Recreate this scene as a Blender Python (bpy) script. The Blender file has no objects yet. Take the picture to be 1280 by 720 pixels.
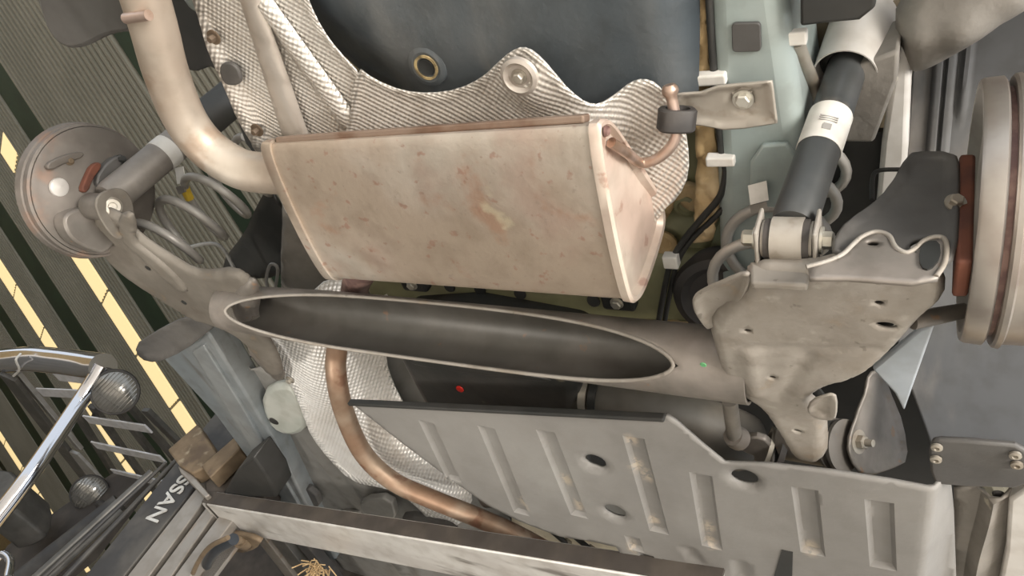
import bpy, bmesh, math, random
from mathutils import Vector, Matrix
from mathutils.geometry import delaunay_2d_cdt
random.seed(7)
SC = bpy.context.scene
COL = SC.collection
PI = math.pi

# ------------------------------------------------------------------ camera
# world: x = right of the car, y = front of the car, z = up, floor z = 0
RIGHT = Vector((0.88019408, 0.27079645, 0.38977899))
UPV = Vector((-0.06631957, -0.74302266, 0.66597226))
FWD = Vector((-0.46995754, 0.61203482, 0.63604504))
EYE = Vector((0.0, 0.0, 1.0))
FOCAL = 924.0
cam_d = bpy.data.cameras.new('camera')
cam = bpy.data.objects.new('camera', cam_d)
COL.objects.link(cam)
cam_d.sensor_width = 36.0
cam_d.lens = FOCAL / 1280.0 * 36.0
cam_d.clip_start = 0.02
cam.matrix_world = Matrix(((RIGHT.x, UPV.x, -FWD.x, EYE.x), (RIGHT.y, UPV.y, -FWD.y, EYE.y),
                           (RIGHT.z, UPV.z, -FWD.z, EYE.z), (0, 0, 0, 1)))
SC.camera = cam

# ------------------------------------------------------------------ sky, sun, exposure
w = bpy.data.worlds.new('sky')
SC.world = w
w.use_nodes = True
bg = w.node_tree.nodes['Background']
bg.inputs['Color'].default_value = (0.86, 0.93, 1.0, 1)
bg.inputs['Strength'].default_value = 2.0
sun_d = bpy.data.lights.new('sun', 'SUN')
sun_d.energy = 9.0
sun_d.angle = math.radians(3)
sun_d.color = (1.0, 0.93, 0.82)
sun = bpy.data.objects.new('sun', sun_d)
COL.objects.link(sun)
sun.rotation_euler = Vector((-0.25, 0.42, -0.87)).to_track_quat('-Z', 'Y').to_euler()
SC.view_settings.view_transform = 'Standard'
SC.view_settings.look = 'None'
SC.view_settings.gamma = 1.0
SC.view_settings.use_curve_mapping = False
SC.view_settings.exposure = -0.7


# daylight from the open side door, low at the right of the car
door_d = bpy.data.lights.new('door_daylight', 'AREA')
door_d.shape = 'RECTANGLE'
door_d.size = 1.4
door_d.size_y = 1.6
door_d.energy = 340
door_d.color = (1.0, .95, .88)
door = bpy.data.objects.new('door_daylight', door_d)
COL.objects.link(door)
door.location = (2.6, -1.1, 1.0)
door.rotation_euler = (Vector((-.3, .5, 1.6)) - door.location).to_track_quat('-Z', 'Y').to_euler()


# inspection lamp standing on the floor beside the forklift
lamp_d = bpy.data.lights.new('inspection_lamp', 'SPOT')
lamp_d.energy = 60
lamp_d.spot_size = math.radians(75)
lamp_d.spot_blend = .7
lamp_d.shadow_soft_size = .12
lamp_d.color = (1.0, .95, .87)
lamp_o = bpy.data.objects.new('inspection_lamp', lamp_d)
COL.objects.link(lamp_o)
lamp_o.location = (-1.15, .35, .35)
lamp_o.rotation_euler = (Vector((-1.08, 1.15, 1.7)) - lamp_o.location).to_track_quat('-Z', 'Y').to_euler()


# ------------------------------------------------------------------ helpers
def ray(px, py):
    return RIGHT * ((px - 640) / FOCAL) + UPV * ((360 - py) / FOCAL) + FWD


def Z(px, py, z):
    r = ray(px, py)
    return EYE + r * ((z - EYE.z) / r.z)


def Y(px, py, y):
    r = ray(px, py)
    return EYE + r * (y / r.y)


def X(px, py, x):
    r = ray(px, py)
    return EYE + r * (x / r.x)


def nums(s):
    return [tuple(float(v) for v in t.split(',')) for t in s.split()]


class Frame:
    """A plane of the car: origin, two axes and a normal."""
    def __init__(self, o, u, v):
        self.o = Vector(o)
        self.u = Vector(u).normalized()
        self.n = self.u.cross(Vector(v)).normalized()
        self.v = self.n.cross(self.u)

    def hit(self, px, py):
        r = ray(px, py)
        t = (self.o - EYE).dot(self.n) / r.dot(self.n)
        d = EYE + r * t - self.o
        return (d.dot(self.u), d.dot(self.v))

    def at(self, u, v, h=0.0):
        return self.o + self.u * u + self.v * v + self.n * h

    def outline(self, s):
        return [self.hit(*p) for p in nums(s)]


def proj_y(p):
    d = Vector(p) - EYE
    return 360 - FOCAL * d.dot(UPV) / d.dot(FWD)


def surf(fr, s, h):
    """Outline points that lie on the lifted surface fr + h(u, v)."""
    out = []
    for p in nums(s):
        r = ray(*p)
        hh = 0.0
        for _ in range(25):
            t = ((fr.o + fr.n * hh) - EYE).dot(fr.n) / r.dot(fr.n)
            d = EYE + r * t - fr.o
            u, v = d.dot(fr.u), d.dot(fr.v)
            hh = hh * .5 + h(u, v) * .5
        out.append((u, v))
    return out


def level(z):
    return Frame((0, 0, z), (1, 0, 0), (0, 1, 0))


def facing_y(y):
    return Frame((0, y, 1), (1, 0, 0), (0, 0, 1))


def facing_x(x):
    return Frame((x, 0, 1), (0, 1, 0), (0, 0, 1))


def rnd(pts, n=2, closed=True):
    """Round a polygon's corners (corner cutting)."""
    for _ in range(n):
        out = []
        m = len(pts)
        for i in range(m if closed else m - 1):
            a, b = Vector(pts[i]), Vector(pts[(i + 1) % m])
            out += [tuple(a * .75 + b * .25), tuple(a * .25 + b * .75)]
        if not closed:
            out = [tuple(pts[0])] + out + [tuple(pts[-1])]
        pts = out
    return pts


def spline(pts, n=8, closed=False):
    """Catmull-Rom through the points."""
    P = [Vector(p) for p in pts]
    m = len(P)
    out = []
    for i in range(m if closed else m - 1):
        if closed:
            p0, p1, p2, p3 = P[i - 1], P[i], P[(i + 1) % m], P[(i + 2) % m]
        else:
            p1, p2 = P[i], P[i + 1]
            p0 = P[i - 1] if i else p1 * 2 - p2
            p3 = P[i + 2] if i + 2 < m else p2 * 2 - p1
        for k in range(n):
            t = k / n
            out.append(0.5 * ((2 * p1) + (p2 - p0) * t + (2 * p0 - 5 * p1 + 4 * p2 - p3) * t * t
                              + (3 * p1 - p0 - 3 * p2 + p3) * t ** 3))
    if not closed:
        out.append(P[-1])
    return out


def sm(a, b, x):
    t = max(0.0, min(1.0, (x - a) / (b - a)))
    return t * t * (3 - 2 * t)


def seg_d(p, a, b):
    ax, ay = a
    bx, by = b
    dx, dy = bx - ax, by - ay
    l2 = dx * dx + dy * dy or 1e-12
    t = max(0, min(1, ((p[0] - ax) * dx + (p[1] - ay) * dy) / l2))
    return math.hypot(p[0] - ax - t * dx, p[1] - ay - t * dy)


def poly_d(p, poly):
    return min(seg_d(p, poly[i], poly[(i + 1) % len(poly)]) for i in range(len(poly)))


def inside(p, poly):
    c = False
    j = len(poly) - 1
    for i in range(len(poly)):
        a, b = poly[i], poly[j]
        if (a[1] > p[1]) != (b[1] > p[1]) and p[0] < (b[0] - a[0]) * (p[1] - a[1]) / (b[1] - a[1]) + a[0]:
            c = not c
        j = i
    return c


def link(name, me, mat, parent=None, smooth=True, angle=35):
    o = bpy.data.objects.new(name, me)
    COL.objects.link(o)
    if mat:
        me.materials.clear()
        me.materials.append(mat)
    if smooth:
        for p in me.polygons:
            p.use_smooth = True
        if angle:
            try:
                me.set_sharp_from_angle(angle=math.radians(angle))
            except Exception:
                pass
    if parent is None:
        xs = [v.co for v in me.vertices]
        c = Vector(((min(v.x for v in xs) + max(v.x for v in xs)) / 2,
                    (min(v.y for v in xs) + max(v.y for v in xs)) / 2, min(v.z for v in xs)))
    else:
        c = base(parent)
    me.transform(Matrix.Translation(-c))
    if parent is None:
        o.location = c
    else:
        o.parent = parent
    return o


def base(o):
    b = Vector((0, 0, 0))
    while o is not None:
        b += o.location
        o = o.parent
    return b


def from_bm(name, bm, mat, parent=None, smooth=True, angle=35):
    me = bpy.data.meshes.new(name)
    bmesh.ops.recalc_face_normals(bm, faces=bm.faces)
    bm.to_mesh(me)
    bm.free()
    return link(name, me, mat, parent, smooth, angle)


def bevel(o, w=.004, seg=2, angle=40):
    m = o.modifiers.new('bevel', 'BEVEL')
    m.width = w
    m.segments = seg
    m.limit_method = 'ANGLE'
    m.angle_limit = math.radians(angle)
    return o


def solid(o, t, offset=0.0):  # returns the object
    m = o.modifiers.new('solid', 'SOLIDIFY')
    m.thickness = t
    m.offset = offset
    return o


def thing(name, label, cat, loc, group=None, kind=None):
    o = bpy.data.objects.new(name, None)
    COL.objects.link(o)
    o.location = loc
    o.empty_display_size = .1
    return tag(o, label, cat, group, kind)


def tag(o, label=None, cat=None, group=None, kind=None):
    if label:
        o['label'] = label
    if cat:
        o['category'] = cat
    if group:
        o['group'] = group
    if kind:
        o['kind'] = kind
    return o


def lab(o, s):
    o['label'] = s
    return o


def add_tube(bm, path, r, n=16, cap=True):
    path = [Vector(p) for p in path]
    m = len(path)
    rs = r if isinstance(r, (list, tuple)) else [r] * m
    t0 = (path[1] - path[0]).normalized()
    a = Vector((0, 0, 1)) if abs(t0.z) < .9 else Vector((1, 0, 0))
    nrm = (a - t0 * a.dot(t0)).normalized()
    rings = []
    for i in range(m):
        t = (path[min(i + 1, m - 1)] - path[max(i - 1, 0)]).normalized()
        nrm = (nrm - t * nrm.dot(t)).normalized()
        b = t.cross(nrm)
        rings.append([bm.verts.new(path[i] + (nrm * math.cos(2 * PI * k / n) + b * math.sin(2 * PI * k / n)) * rs[i])
                      for k in range(n)])
    for i in range(m - 1):
        for k in range(n):
            bm.faces.new((rings[i][k], rings[i][(k + 1) % n], rings[i + 1][(k + 1) % n], rings[i + 1][k]))
    if cap:
        bm.faces.new(rings[0][::-1])
        bm.faces.new(rings[-1])
    return bm


def tube(name, path, r, mat, parent=None, n=16, cap=True, angle=50):
    return from_bm(name, add_tube(bmesh.new(), path, r, n, cap), mat, parent, True, angle)


def add_lathe(bm, o, ax, prof, n=32, closed=False):
    """prof: (distance along axis, radius)"""
    o, ax = Vector(o), Vector(ax).normalized()
    a = Vector((0, 0, 1)) if abs(ax.z) < .9 else Vector((1, 0, 0))
    u = (a - ax * a.dot(ax)).normalized()
    v = ax.cross(u)
    rings = []
    for d, r in prof:
        if r < 1e-6:
            rings.append([bm.verts.new(o + ax * d)])
        else:
            rings.append([bm.verts.new(o + ax * d + (u * math.cos(2 * PI * k / n) + v * math.sin(2 * PI * k / n)) * r)
                          for k in range(n)])
    pairs = list(zip(rings, rings[1:])) + ([(rings[-1], rings[0])] if closed else [])
    for A, B in pairs:
        for k in range(n):
            k2 = (k + 1) % n
            if len(A) == 1 and len(B) == 1:
                continue
            if len(A) == 1:
                bm.faces.new((A[0], B[k], B[k2]))
            elif len(B) == 1:
                bm.faces.new((A[k2], A[k], B[0]))
            else:
                bm.faces.new((A[k], A[k2], B[k2], B[k]))
    return bm


def lathe(name, o, ax, prof, mat, parent=None, n=32, angle=35, closed=False):
    return from_bm(name, add_lathe(bmesh.new(), o, ax, prof, n, closed), mat, parent, True, angle)


def hexbolt(name, o, ax, r, h, mat, parent=None, washer=1.5, shaft=0.0):
    bm = bmesh.new()
    add_lathe(bm, o, ax, [(0, 0), (0, r * washer), (h * .22, r * washer), (h * .22, 0)], 20)
    add_lathe(bm, o, ax, [(h * .2, 0), (h * .2, r), (h * .85, r), (h, r * .8), (h, 0)], 6)
    if shaft:
        add_lathe(bm, o, ax, [(h * .9, 0), (h * .9, r * .55), (h + shaft, r * .5), (h + shaft, 0)], 12)
    return from_bm(name, bm, mat, parent, True, 30)


def add_box(bm, lo, hi):
    vs = [bm.verts.new((x, y, z)) for x in (lo[0], hi[0]) for y in (lo[1], hi[1]) for z in (lo[2], hi[2])]
    for f in ((0, 1, 3, 2), (4, 6, 7, 5), (0, 4, 5, 1), (2, 3, 7, 6), (0, 2, 6, 4), (1, 5, 7, 3)):
        bm.faces.new([vs[i] for i in f])
    return bm


def box(name, lo, hi, mat, parent=None, bev=.003):
    o = from_bm(name, add_box(bmesh.new(), lo, hi), mat, parent, False)
    if bev:
        bevel(o, bev)
    return o


def add_bar(bm, a, b, wu, wv, up=(0, 0, 1)):
    """Rectangular bar from a to b; wu across, wv along 'up'."""
    a, b = Vector(a), Vector(b)
    t = (b - a).normalized()
    v = Vector(up)
    v = (v - t * v.dot(t)).normalized()
    u = t.cross(v)
    q = [(-1, -1), (1, -1), (1, 1), (-1, 1)]
    A = [bm.verts.new(a + u * (i * wu / 2) + v * (j * wv / 2)) for i, j in q]
    B = [bm.verts.new(b + u * (i * wu / 2) + v * (j * wv / 2)) for i, j in q]
    bm.faces.new(A[::-1])
    bm.faces.new(B)
    for k in range(4):
        bm.faces.new((A[k], A[(k + 1) % 4], B[(k + 1) % 4], B[k]))
    return bm


def bar(name, a, b, wu, wv, mat, parent=None, up=(0, 0, 1), bev=.002):
    o = from_bm(name, add_bar(bmesh.new(), a, b, wu, wv, up), mat, parent, False)
    if bev:
        bevel(o, bev)
    return o


def add_prism(bm, fr, pts, h0, h1):
    A = [bm.verts.new(fr.at(u, v, h0)) for u, v in pts]
    B = [bm.verts.new(fr.at(u, v, h1)) for u, v in pts]
    n = len(pts)
    bm.faces.new(A[::-1])
    bm.faces.new(B)
    for k in range(n):
        bm.faces.new((A[k], A[(k + 1) % n], B[(k + 1) % n], B[k]))
    return bm


def prism(name, fr, pts, h0, h1, mat, parent=None, bev=.003):
    o = from_bm(name, add_prism(bmesh.new(), fr, pts, h0, h1), mat, parent, True, 30)
    if bev:
        bevel(o, bev)
    return o


def loft(name, rings, mat, parent=None, cap=True, angle=40):
    bm = bmesh.new()
    R = [[bm.verts.new(p) for p in r] for r in rings]
    n = len(R[0])
    for A, B in zip(R, R[1:]):
        for k in range(n):
            bm.faces.new((A[k], A[(k + 1) % n], B[(k + 1) % n], B[k]))
    if cap:
        bm.faces.new(R[0][::-1])
        bm.faces.new(R[-1])
    return from_bm(name, bm, mat, parent, True, angle)


def dense(poly, step):
    out = []
    for i in range(len(poly)):
        a, b = Vector(poly[i]), Vector(poly[(i + 1) % len(poly)])
        k = max(1, int((b - a).length / step))
        out += [tuple(a + (b - a) * (j / k)) for j in range(k)]
    return out


def ellipse(c, a, b, rot=0.0, n=18):
    ca, sa = math.cos(rot), math.sin(rot)
    return [(c[0] + a * math.cos(2 * PI * k / n) * ca - b * math.sin(2 * PI * k / n) * sa,
             c[1] + a * math.cos(2 * PI * k / n) * sa + b * math.sin(2 * PI * k / n) * ca) for k in range(n)]


def sheet(name, fr, poly, mat, parent=None, h=None, step=.012, thick=.003, holes=(), curl=None, wear=None,
          angle=50, offset=0.0, creases=()):
    """A pressed sheet: the outline filled with a fine mesh, lifted by h(u, v), its edge curled by (width, depth)."""
    poly = dense(poly, step)
    vs = list(poly)
    faces = [list(range(len(poly)))]
    if sum(poly[i - 1][0] * poly[i][1] - poly[i][0] * poly[i - 1][1] for i in range(len(poly))) < 0:
        faces[0].reverse()
    edges = []
    for hl in holes:
        k = len(vs)
        edges += [(k + i, k + (i + 1) % len(hl)) for i in range(len(hl))]
        vs += hl
    for cl in creases:
        k = len(vs)
        edges += [(k + i, k + (i + 1) % len(cl)) for i in range(len(cl))]
        vs += cl
    us = [p[0] for p in poly]
    ws = [p[1] for p in poly]
    nu, nv = int((max(us) - min(us)) / step) + 1, int((max(ws) - min(ws)) / step) + 1
    for i in range(nu):
        for j in range(nv):
            p = (min(us) + (i + .5 + .08 * math.sin(j * 12.9)) * step, min(ws) + (j + .5 + .08 * math.sin(i * 7.7)) * step)
            if inside(p, poly) and poly_d(p, poly) > step * .45 and \
                    all(not inside(p, q) and poly_d(p, q) > step * .4 for q in holes) and \
                    all(poly_d(p, q) > step * .35 for q in creases):
                vs.append(p)
    res = delaunay_2d_cdt([Vector(p) for p in vs], edges, faces, 1, 1e-6)
    v2 = res[0]
    f2 = [f for f in res[2] if not any(inside(sum((v2[i] for i in f), Vector((0, 0))) / len(f), q) for q in holes)]
    used = sorted({i for f in f2 for i in f})
    idx = {k: i for i, k in enumerate(used)}
    co = []
    wv = []
    for k in used:
        u, v = v2[k]
        hh = h(u, v) if h else 0.0
        if curl:
            d = poly_d((u, v), poly)
            hh += curl[1] * (1 - min(1, d / curl[0])) ** 2
        co.append(fr.at(u, v, hh))
        if wear:
            wv.append(wear(u, v))
    me = bpy.data.meshes.new(name)
    me.from_pydata([tuple(c) for c in co], [], [[idx[i] for i in f] for f in f2])
    if wear:
        at = me.attributes.new('wear', 'FLOAT', 'POINT')
        at.data.foreach_set('value', wv)
    me.update()
    o = link(name, me, mat, parent, True, angle)
    if thick:
        solid(o, thick, offset)
    return o


# ------------------------------------------------------------------ materials
def mat(name, col, rough=.5, metal=0.0, col2=None, scale=8.0, lo=.4, hi=.65, blots=(), bump=0.0, bscale=60.0,
        spec=.5, wear=None, relief=None, coat=0.0, stretch=None, grime=.3):
    """Base colour with a second colour through noise, blotches of further colours, fine bump.
    blots: (colour, scale, lo, hi, amount); relief: (kind, pitch, depth) for embossing."""
    m = bpy.data.materials.new(name)
    m.use_nodes = True
    N, L = m.node_tree.nodes, m.node_tree.links
    b = N['Principled BSDF']
    b.inputs['Roughness'].default_value = rough
    b.inputs['Metallic'].default_value = metal
    b.inputs['Specular IOR Level'].default_value = spec
    b.inputs['Coat Weight'].default_value = coat
    tc = N.new('ShaderNodeTexCoord')
    vec = tc.outputs['Object']
    if stretch:
        mp = N.new('ShaderNodeMapping')
        mp.inputs['Scale'].default_value = stretch
        L.new(vec, mp.inputs['Vector'])
        svec = mp.outputs['Vector']
    else:
        svec = vec

    def noise(sc, det=4, v=None):
        n = N.new('ShaderNodeTexNoise')
        n.inputs['Scale'].default_value = sc
        n.inputs['Detail'].default_value = det
        L.new(v or svec, n.inputs['Vector'])
        return n.outputs['Fac']

    def ramp(fac, a, c):
        r = N.new('ShaderNodeMapRange')
        r.interpolation_type = 'SMOOTHSTEP'
        r.inputs['From Min'].default_value = a
        r.inputs['From Max'].default_value = c
        L.new(fac, r.inputs['Value'])
        return r.outputs['Result']

    def mix(fac, a, c, amount=1.0):
        x = N.new('ShaderNodeMix')
        x.data_type = 'RGBA'
        if amount < 1:
            q = N.new('ShaderNodeMath')
            q.operation = 'MULTIPLY'
            q.inputs[1].default_value = amount
            L.new(fac, q.inputs[0])
            fac = q.outputs[0]
        L.new(fac, x.inputs['Factor'])
        for s, val in (('A', a), ('B', c)):
            i = [k for k in x.inputs if k.name == s and k.type == 'RGBA'][0]
            if isinstance(val, tuple):
                i.default_value = (*val, 1)
            else:
                L.new(val, i)
        return [k for k in x.outputs if k.type == 'RGBA'][0]
    c = tuple(col)
    if col2:
        c = mix(ramp(noise(scale), lo, hi), c, tuple(col2))
    for k, (bc, bs, bl, bh, am) in enumerate(blots):
        c = mix(ramp(noise(bs, 5), bl, bh), c, tuple(bc), am)
    if wear:
        a = N.new('ShaderNodeAttribute')
        a.attribute_name = 'wear'
        q = N.new('ShaderNodeMath')
        q.operation = 'MULTIPLY'
        L.new(a.outputs['Fac'], q.inputs[0])
        L.new(ramp(noise(90, 3, vec), .38, .52), q.inputs[1])
        c = mix(q.outputs[0], c, tuple(wear))
    if grime:
        x = N.new('ShaderNodeMix')
        x.data_type = 'RGBA'
        x.blend_type = 'MULTIPLY'
        q = N.new('ShaderNodeMath')
        q.operation = 'MULTIPLY'
        q.inputs[1].default_value = grime
        L.new(ramp(noise(26, 8, vec), .42, .68), q.inputs[0])
        L.new(q.outputs[0], x.inputs['Factor'])
        ia = [k for k in x.inputs if k.name == 'A' and k.type == 'RGBA'][0]
        ib = [k for k in x.inputs if k.name == 'B' and k.type == 'RGBA'][0]
        if isinstance(c, tuple):
            ia.default_value = (*c, 1)
        else:
            L.new(c, ia)
        ib.default_value = (.52, .48, .43, 1)
        c = [k for k in x.outputs if k.type == 'RGBA'][0]
    if isinstance(c, tuple):
        b.inputs['Base Color'].default_value = (*c, 1)
    else:
        L.new(c, b.inputs['Base Color'])
    hgt = None
    if relief:
        kind, pitch, depth = relief
        sx = N.new('ShaderNodeSeparateXYZ')
        L.new(vec, sx.inputs[0])

        def wave(ax, ay):
            q = N.new('ShaderNodeVectorMath')
            q.operation = 'DOT_PRODUCT'
            q.inputs[1].default_value = (ax, ay, .35)
            L.new(vec, q.inputs[0])
            s = N.new('ShaderNodeMath')
            s.operation = 'MULTIPLY'
            s.inputs[1].default_value = 2 * PI / pitch
            L.new(q.outputs['Value'], s.inputs[0])
            t = N.new('ShaderNodeMath')
            t.operation = 'SINE'
            L.new(s.outputs[0], t.inputs[0])
            return t.outputs[0]
        if kind == 'grid':
            ad = N.new('ShaderNodeMath')
            ad.operation = 'ADD'
            L.new(wave(.8, .6), ad.inputs[0])
            L.new(wave(-.6, .8), ad.inputs[1])
            hg = ad.outputs[0]
        else:
            hg = wave(.9, .45)
        bp = N.new('ShaderNodeBump')
        bp.inputs['Distance'].default_value = depth
        bp.inputs['Strength'].default_value = 1.0
        L.new(hg, bp.inputs['Height'])
        hgt = bp.outputs['Normal']
        L.new(hgt, b.inputs['Normal'])
    if bump:
        bp = N.new('ShaderNodeBump')
        bp.inputs['Distance'].default_value = bump
        bp.inputs['Strength'].default_value = 1.0
        L.new(noise(bscale, 3, vec), bp.inputs['Height'])
        if hgt:
            L.new(hgt, bp.inputs['Normal'])
        L.new(bp.outputs['Normal'], b.inputs['Normal'])
    return m


def glow(name, col, s):
    m = bpy.data.materials.new(name)
    m.use_nodes = True
    b = m.node_tree.nodes['Principled BSDF']
    b.inputs['Base Color'].default_value = (.6, .5, .3, 1)
    b.inputs['Emission Color'].default_value = (*col, 1)
    b.inputs['Emission Strength'].default_value = s
    return m


M = {}
M['muffler'] = mat('rust_tinged_steel', (.415, .338, .268), .45, .45, (.475, .388, .32), 5, blots=(
    ((.52, .48, .42), 5, .48, .66, .7), ((.38, .25, .195), 9, .54, .72, .5), ((.40, .22, .14), 16, .60, .72, .55),
    ((.36, .19, .14), 60, .62, .70, .6), ((.72, .64, .46), 14, .68, .74, .6), ((.30, .25, .21), 120, .62, .72, .35)), bump=.0005, bscale=110)
M['cap'] = mat('muffler_end_steel', (.64, .55, .47), .40, .3, (.56, .43, .36), 9, blots=(((.34, .18, .13), 34, .60, .68, .6),))
M['seam'] = mat('brown_lock_seam', (.30, .22, .17), .5, .5, (.20, .12, .08), 18)
M['tailpipe'] = mat('beige_steel_pipe', (.47, .39, .32), .48, .5, (.55, .49, .42), 7, blots=(((.34, .24, .17), 12, .56, .68, .7),))
M['frontpipe'] = mat('brown_rusted_pipe', (.36, .23, .155), .50, .5, (.48, .37, .28), 10, blots=(((.22, .10, .06), 22, .55, .66, .7),), bump=.0004)
M['darkpipe'] = mat('purple_brown_pipe', (.20, .12, .11), .5, .4, (.34, .22, .19), 60)
M['rod'] = mat('pinkish_steel_rod', (.55, .42, .36), .35, .7, (.36, .24, .17), 25)
M['alu'] = mat('embossed_aluminium', (.80, .77, .73), .40, .6, (.70, .66, .61), 6, relief=('grid', .0060, .00036), grime=.3)
M['alu2'] = mat('embossed_tunnel_aluminium', (.93, .92, .90), .42, .25, (.84, .81, .77), 8, relief=('grid', .0080, .0007), grime=.15)
M['aluplain'] = mat('plain_aluminium_rim', (.58, .53, .48), .45, .6, (.50, .45, .40), 9)
M['arm'] = mat('dusty_stamped_steel', (.285, .258, .226), .6, .2, (.345, .317, .283), 7, blots=(
    ((.27, .235, .195), 12, .52, .68, .8), ((.34, .26, .18), 26, .62, .74, .5), ((.15, .13, .11), 70, .66, .72, .6), ((.22, .195, .165), 45, .50, .75, .55), ((.50, .47, .42), 33, .60, .75, .5)), bump=.0006, bscale=120)
M['armbrown'] = mat('grimy_shaded_arm_steel', (.150, .134, .113), .62, .2, (.20, .180, .154), 8, blots=(((.14, .12, .10), 14, .54, .70, .7), ((.26, .19, .12), 26, .62, .74, .5)), bump=.0006, bscale=120)  # darker copy of the arm steel, left side's shade mixed into the grimy brown
M['beam'] = mat('brown_grey_axle_tube', (.165, .15, .133), .5, .35, (.27, .24, .215), 9, blots=(((.30, .17, .09), 40, .66, .72, .6),), bump=.0003, bscale=150)
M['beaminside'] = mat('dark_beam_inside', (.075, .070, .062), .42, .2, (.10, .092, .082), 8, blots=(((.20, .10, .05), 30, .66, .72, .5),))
M['drum'] = mat('dull_brown_drum_iron', (.13, .115, .10), .6, .3, (.20, .175, .155), 9, blots=(((.28, .17, .12), 14, .58, .70, .6),))
M['drumbright'] = mat('machined_drum_edge', (.42, .385, .35), .38, .7, (.33, .285, .255), 12)
M['rustred'] = mat('red_rust', (.15, .052, .03), .8, .1, (.095, .036, .024), 30, bump=.0006)
M['black'] = mat('black_plastic', (.022, .023, .022), .5, 0, (.035, .034, .032), 10)
M['darkgrey'] = mat('dark_grey_plastic', (.075, .072, .07), .55, 0, (.115, .108, .10), 7, bump=.0003, bscale=200)
M['rubber'] = mat('black_rubber', (.030, .027, .026), .65, 0, (.06, .052, .047), 14, bump=.0005)
M['tankshield'] = mat('grey_plastic_shield', (.205, .197, .187), .55, 0, (.24, .231, .219), 5, blots=(((.28, .275, .262), 3.5, .55, .7, .6),),
                      bump=.0003, bscale=160, grime=.12, wear=(.42, .36, .29))
M['tank'] = mat('black_fuel_tank', (.032, .032, .03), .42, 0, (.06, .055, .05), 7, blots=(((.22, .19, .14), 22, .66, .74, .6),), bump=.0006, bscale=60)
M['hose'] = mat('dusty_filler_hose', (.085, .078, .066), .6, 0, (.13, .115, .095), 9)
M['well'] = mat('blue_grey_underseal', (.052, .066, .078), .5, .1, (.075, .085, .092), 4, blots=(((.15, .15, .145), 5, .52, .74, .7), ((.03, .04, .05), 9, .55, .7, .6), ((.21, .20, .185), 13, .62, .76, .6)),
                bump=.0005, bscale=120, stretch=(1.6, .6, 1))
M['paint'] = mat('pale_blue_grey_paint', (.30, .36, .355), .36, .1, (.35, .395, .385), 5, blots=(((.22, .23, .21), 14, .60, .74, .5),))
M['plugring'] = mat('worn_plug_ring', (.16, .12, .06), .6, 0, (.42, .32, .16), 90)
M['palepaint'] = mat('pale_green_grey_paint', (.40, .42, .385), .45, 0, (.46, .47, .435), 12)
M['bluepaint'] = mat('pale_blue_paint', (.36, .40, .44), .45, 0, (.41, .445, .48), 12)
M['paintgrey'] = mat('greyed_paper', (.46, .45, .43), .6)
M['olive'] = mat('olive_primer', (.24, .235, .13), .55, 0, (.30, .28, .17), 7, blots=(((.14, .13, .07), 11, .55, .7, .6),))
M['sealer'] = mat('tan_seam_sealer', (.52, .37, .19), .75, 0, (.60, .47, .29), 22, blots=(((.28, .19, .09), 30, .58, .68, .7),), bump=.003, bscale=55)
M['floor_pan'] = mat('grey_underbody', (.235, .23, .218), .5, .1, (.29, .283, .268), 5, blots=(((.27, .26, .235), 6, .58, .74, .5), ((.08, .078, .074), 13, .58, .70, .5)))
M['sill'] = mat('blue_grey_sill', (.20, .225, .24), .4, .2, (.27, .285, .29), 6, blots=(((.13, .12, .11), 15, .56, .7, .6),), stretch=(2, .4, 2))
M['dark_pan'] = mat('dark_olive_pan', (.12, .105, .07), .7, 0, (.18, .14, .085), 9, blots=(((.30, .16, .07), 12, .6, .72, .6),))  # dark olive brown base with rust-coloured blotches
M['bumper'] = mat('dark_bumper_plastic', (.085, .082, .078), .55, 0, (.12, .115, .11), 6)
M['shockdull'] = mat('dull_brown_shock_paint', (.17, .155, .14), .5, .3, (.225, .205, .185), 12, blots=(((.12, .105, .095), 20, .56, .70, .6),))
M['shock'] = mat('dark_shock_paint', (.062, .066, .068), .4, .2, (.095, .096, .094), 9, blots=(((.24, .21, .17), 20, .6, .72, .5),))
M['label'] = mat('white_paper_label', (.78, .76, .72), .6, 0, (.70, .68, .64), 30)
M['print'] = mat('grey_label_print', (.36, .35, .34), .6)
M['cover'] = mat('pale_grey_dust_cover', (.58, .55, .51), .42, .1, (.64, .61, .58), 8)
M['spring'] = mat('grey_coil_paint', (.34, .325, .30), .42, .2, (.39, .37, .345), 14)
M['bright'] = mat('bright_zinc_bolt', (.62, .60, .54), .35, .7, (.50, .46, .38), 30)
M['dullbolt'] = mat('dull_zinc_bolt', (.40, .37, .32), .45, .5, (.30, .26, .21), 25)
M['liner'] = mat('grey_wheelhouse_liner', (.088, .090, .094), .75, 0, (.12, .12, .12), 5, spec=.25, blots=(((.26, .235, .21), 7, .54, .74, .6),), stretch=(2, .6, .6))
M['fender'] = mat('pale_inner_fender', (.62, .60, .57), .4, .1, (.55, .52, .49), 5)
M['beige'] = mat('dusty_beige_panel', (.195, .18, .16), .65, .1, (.25, .23, .205), 9, blots=(((.22, .20, .17), 9, .55, .7, .6), ((.60, .55, .44), 24, .66, .72, .6)), bump=.0015, bscale=70)
M['bracket'] = mat('grey_hanger_bracket', (.34, .31, .27), .5, .3, (.40, .365, .32), 12, blots=(((.24, .20, .15), 24, .6, .7, .5),))
M['yellow'] = mat('yellow_paint_mark', (.75, .52, .05), .5)
M['red'] = mat('red_paint_mark', (.70, .03, .02), .5)
M['green'] = mat('green_paint_mark', (.12, .36, .16), .5)
M['cream'] = mat('cream_underbody_paint', (.60, .54, .40), .5, 0, (.66, .60, .47), 12, blots=(((.30, .18, .09), 26, .62, .7, .8),))
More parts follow.
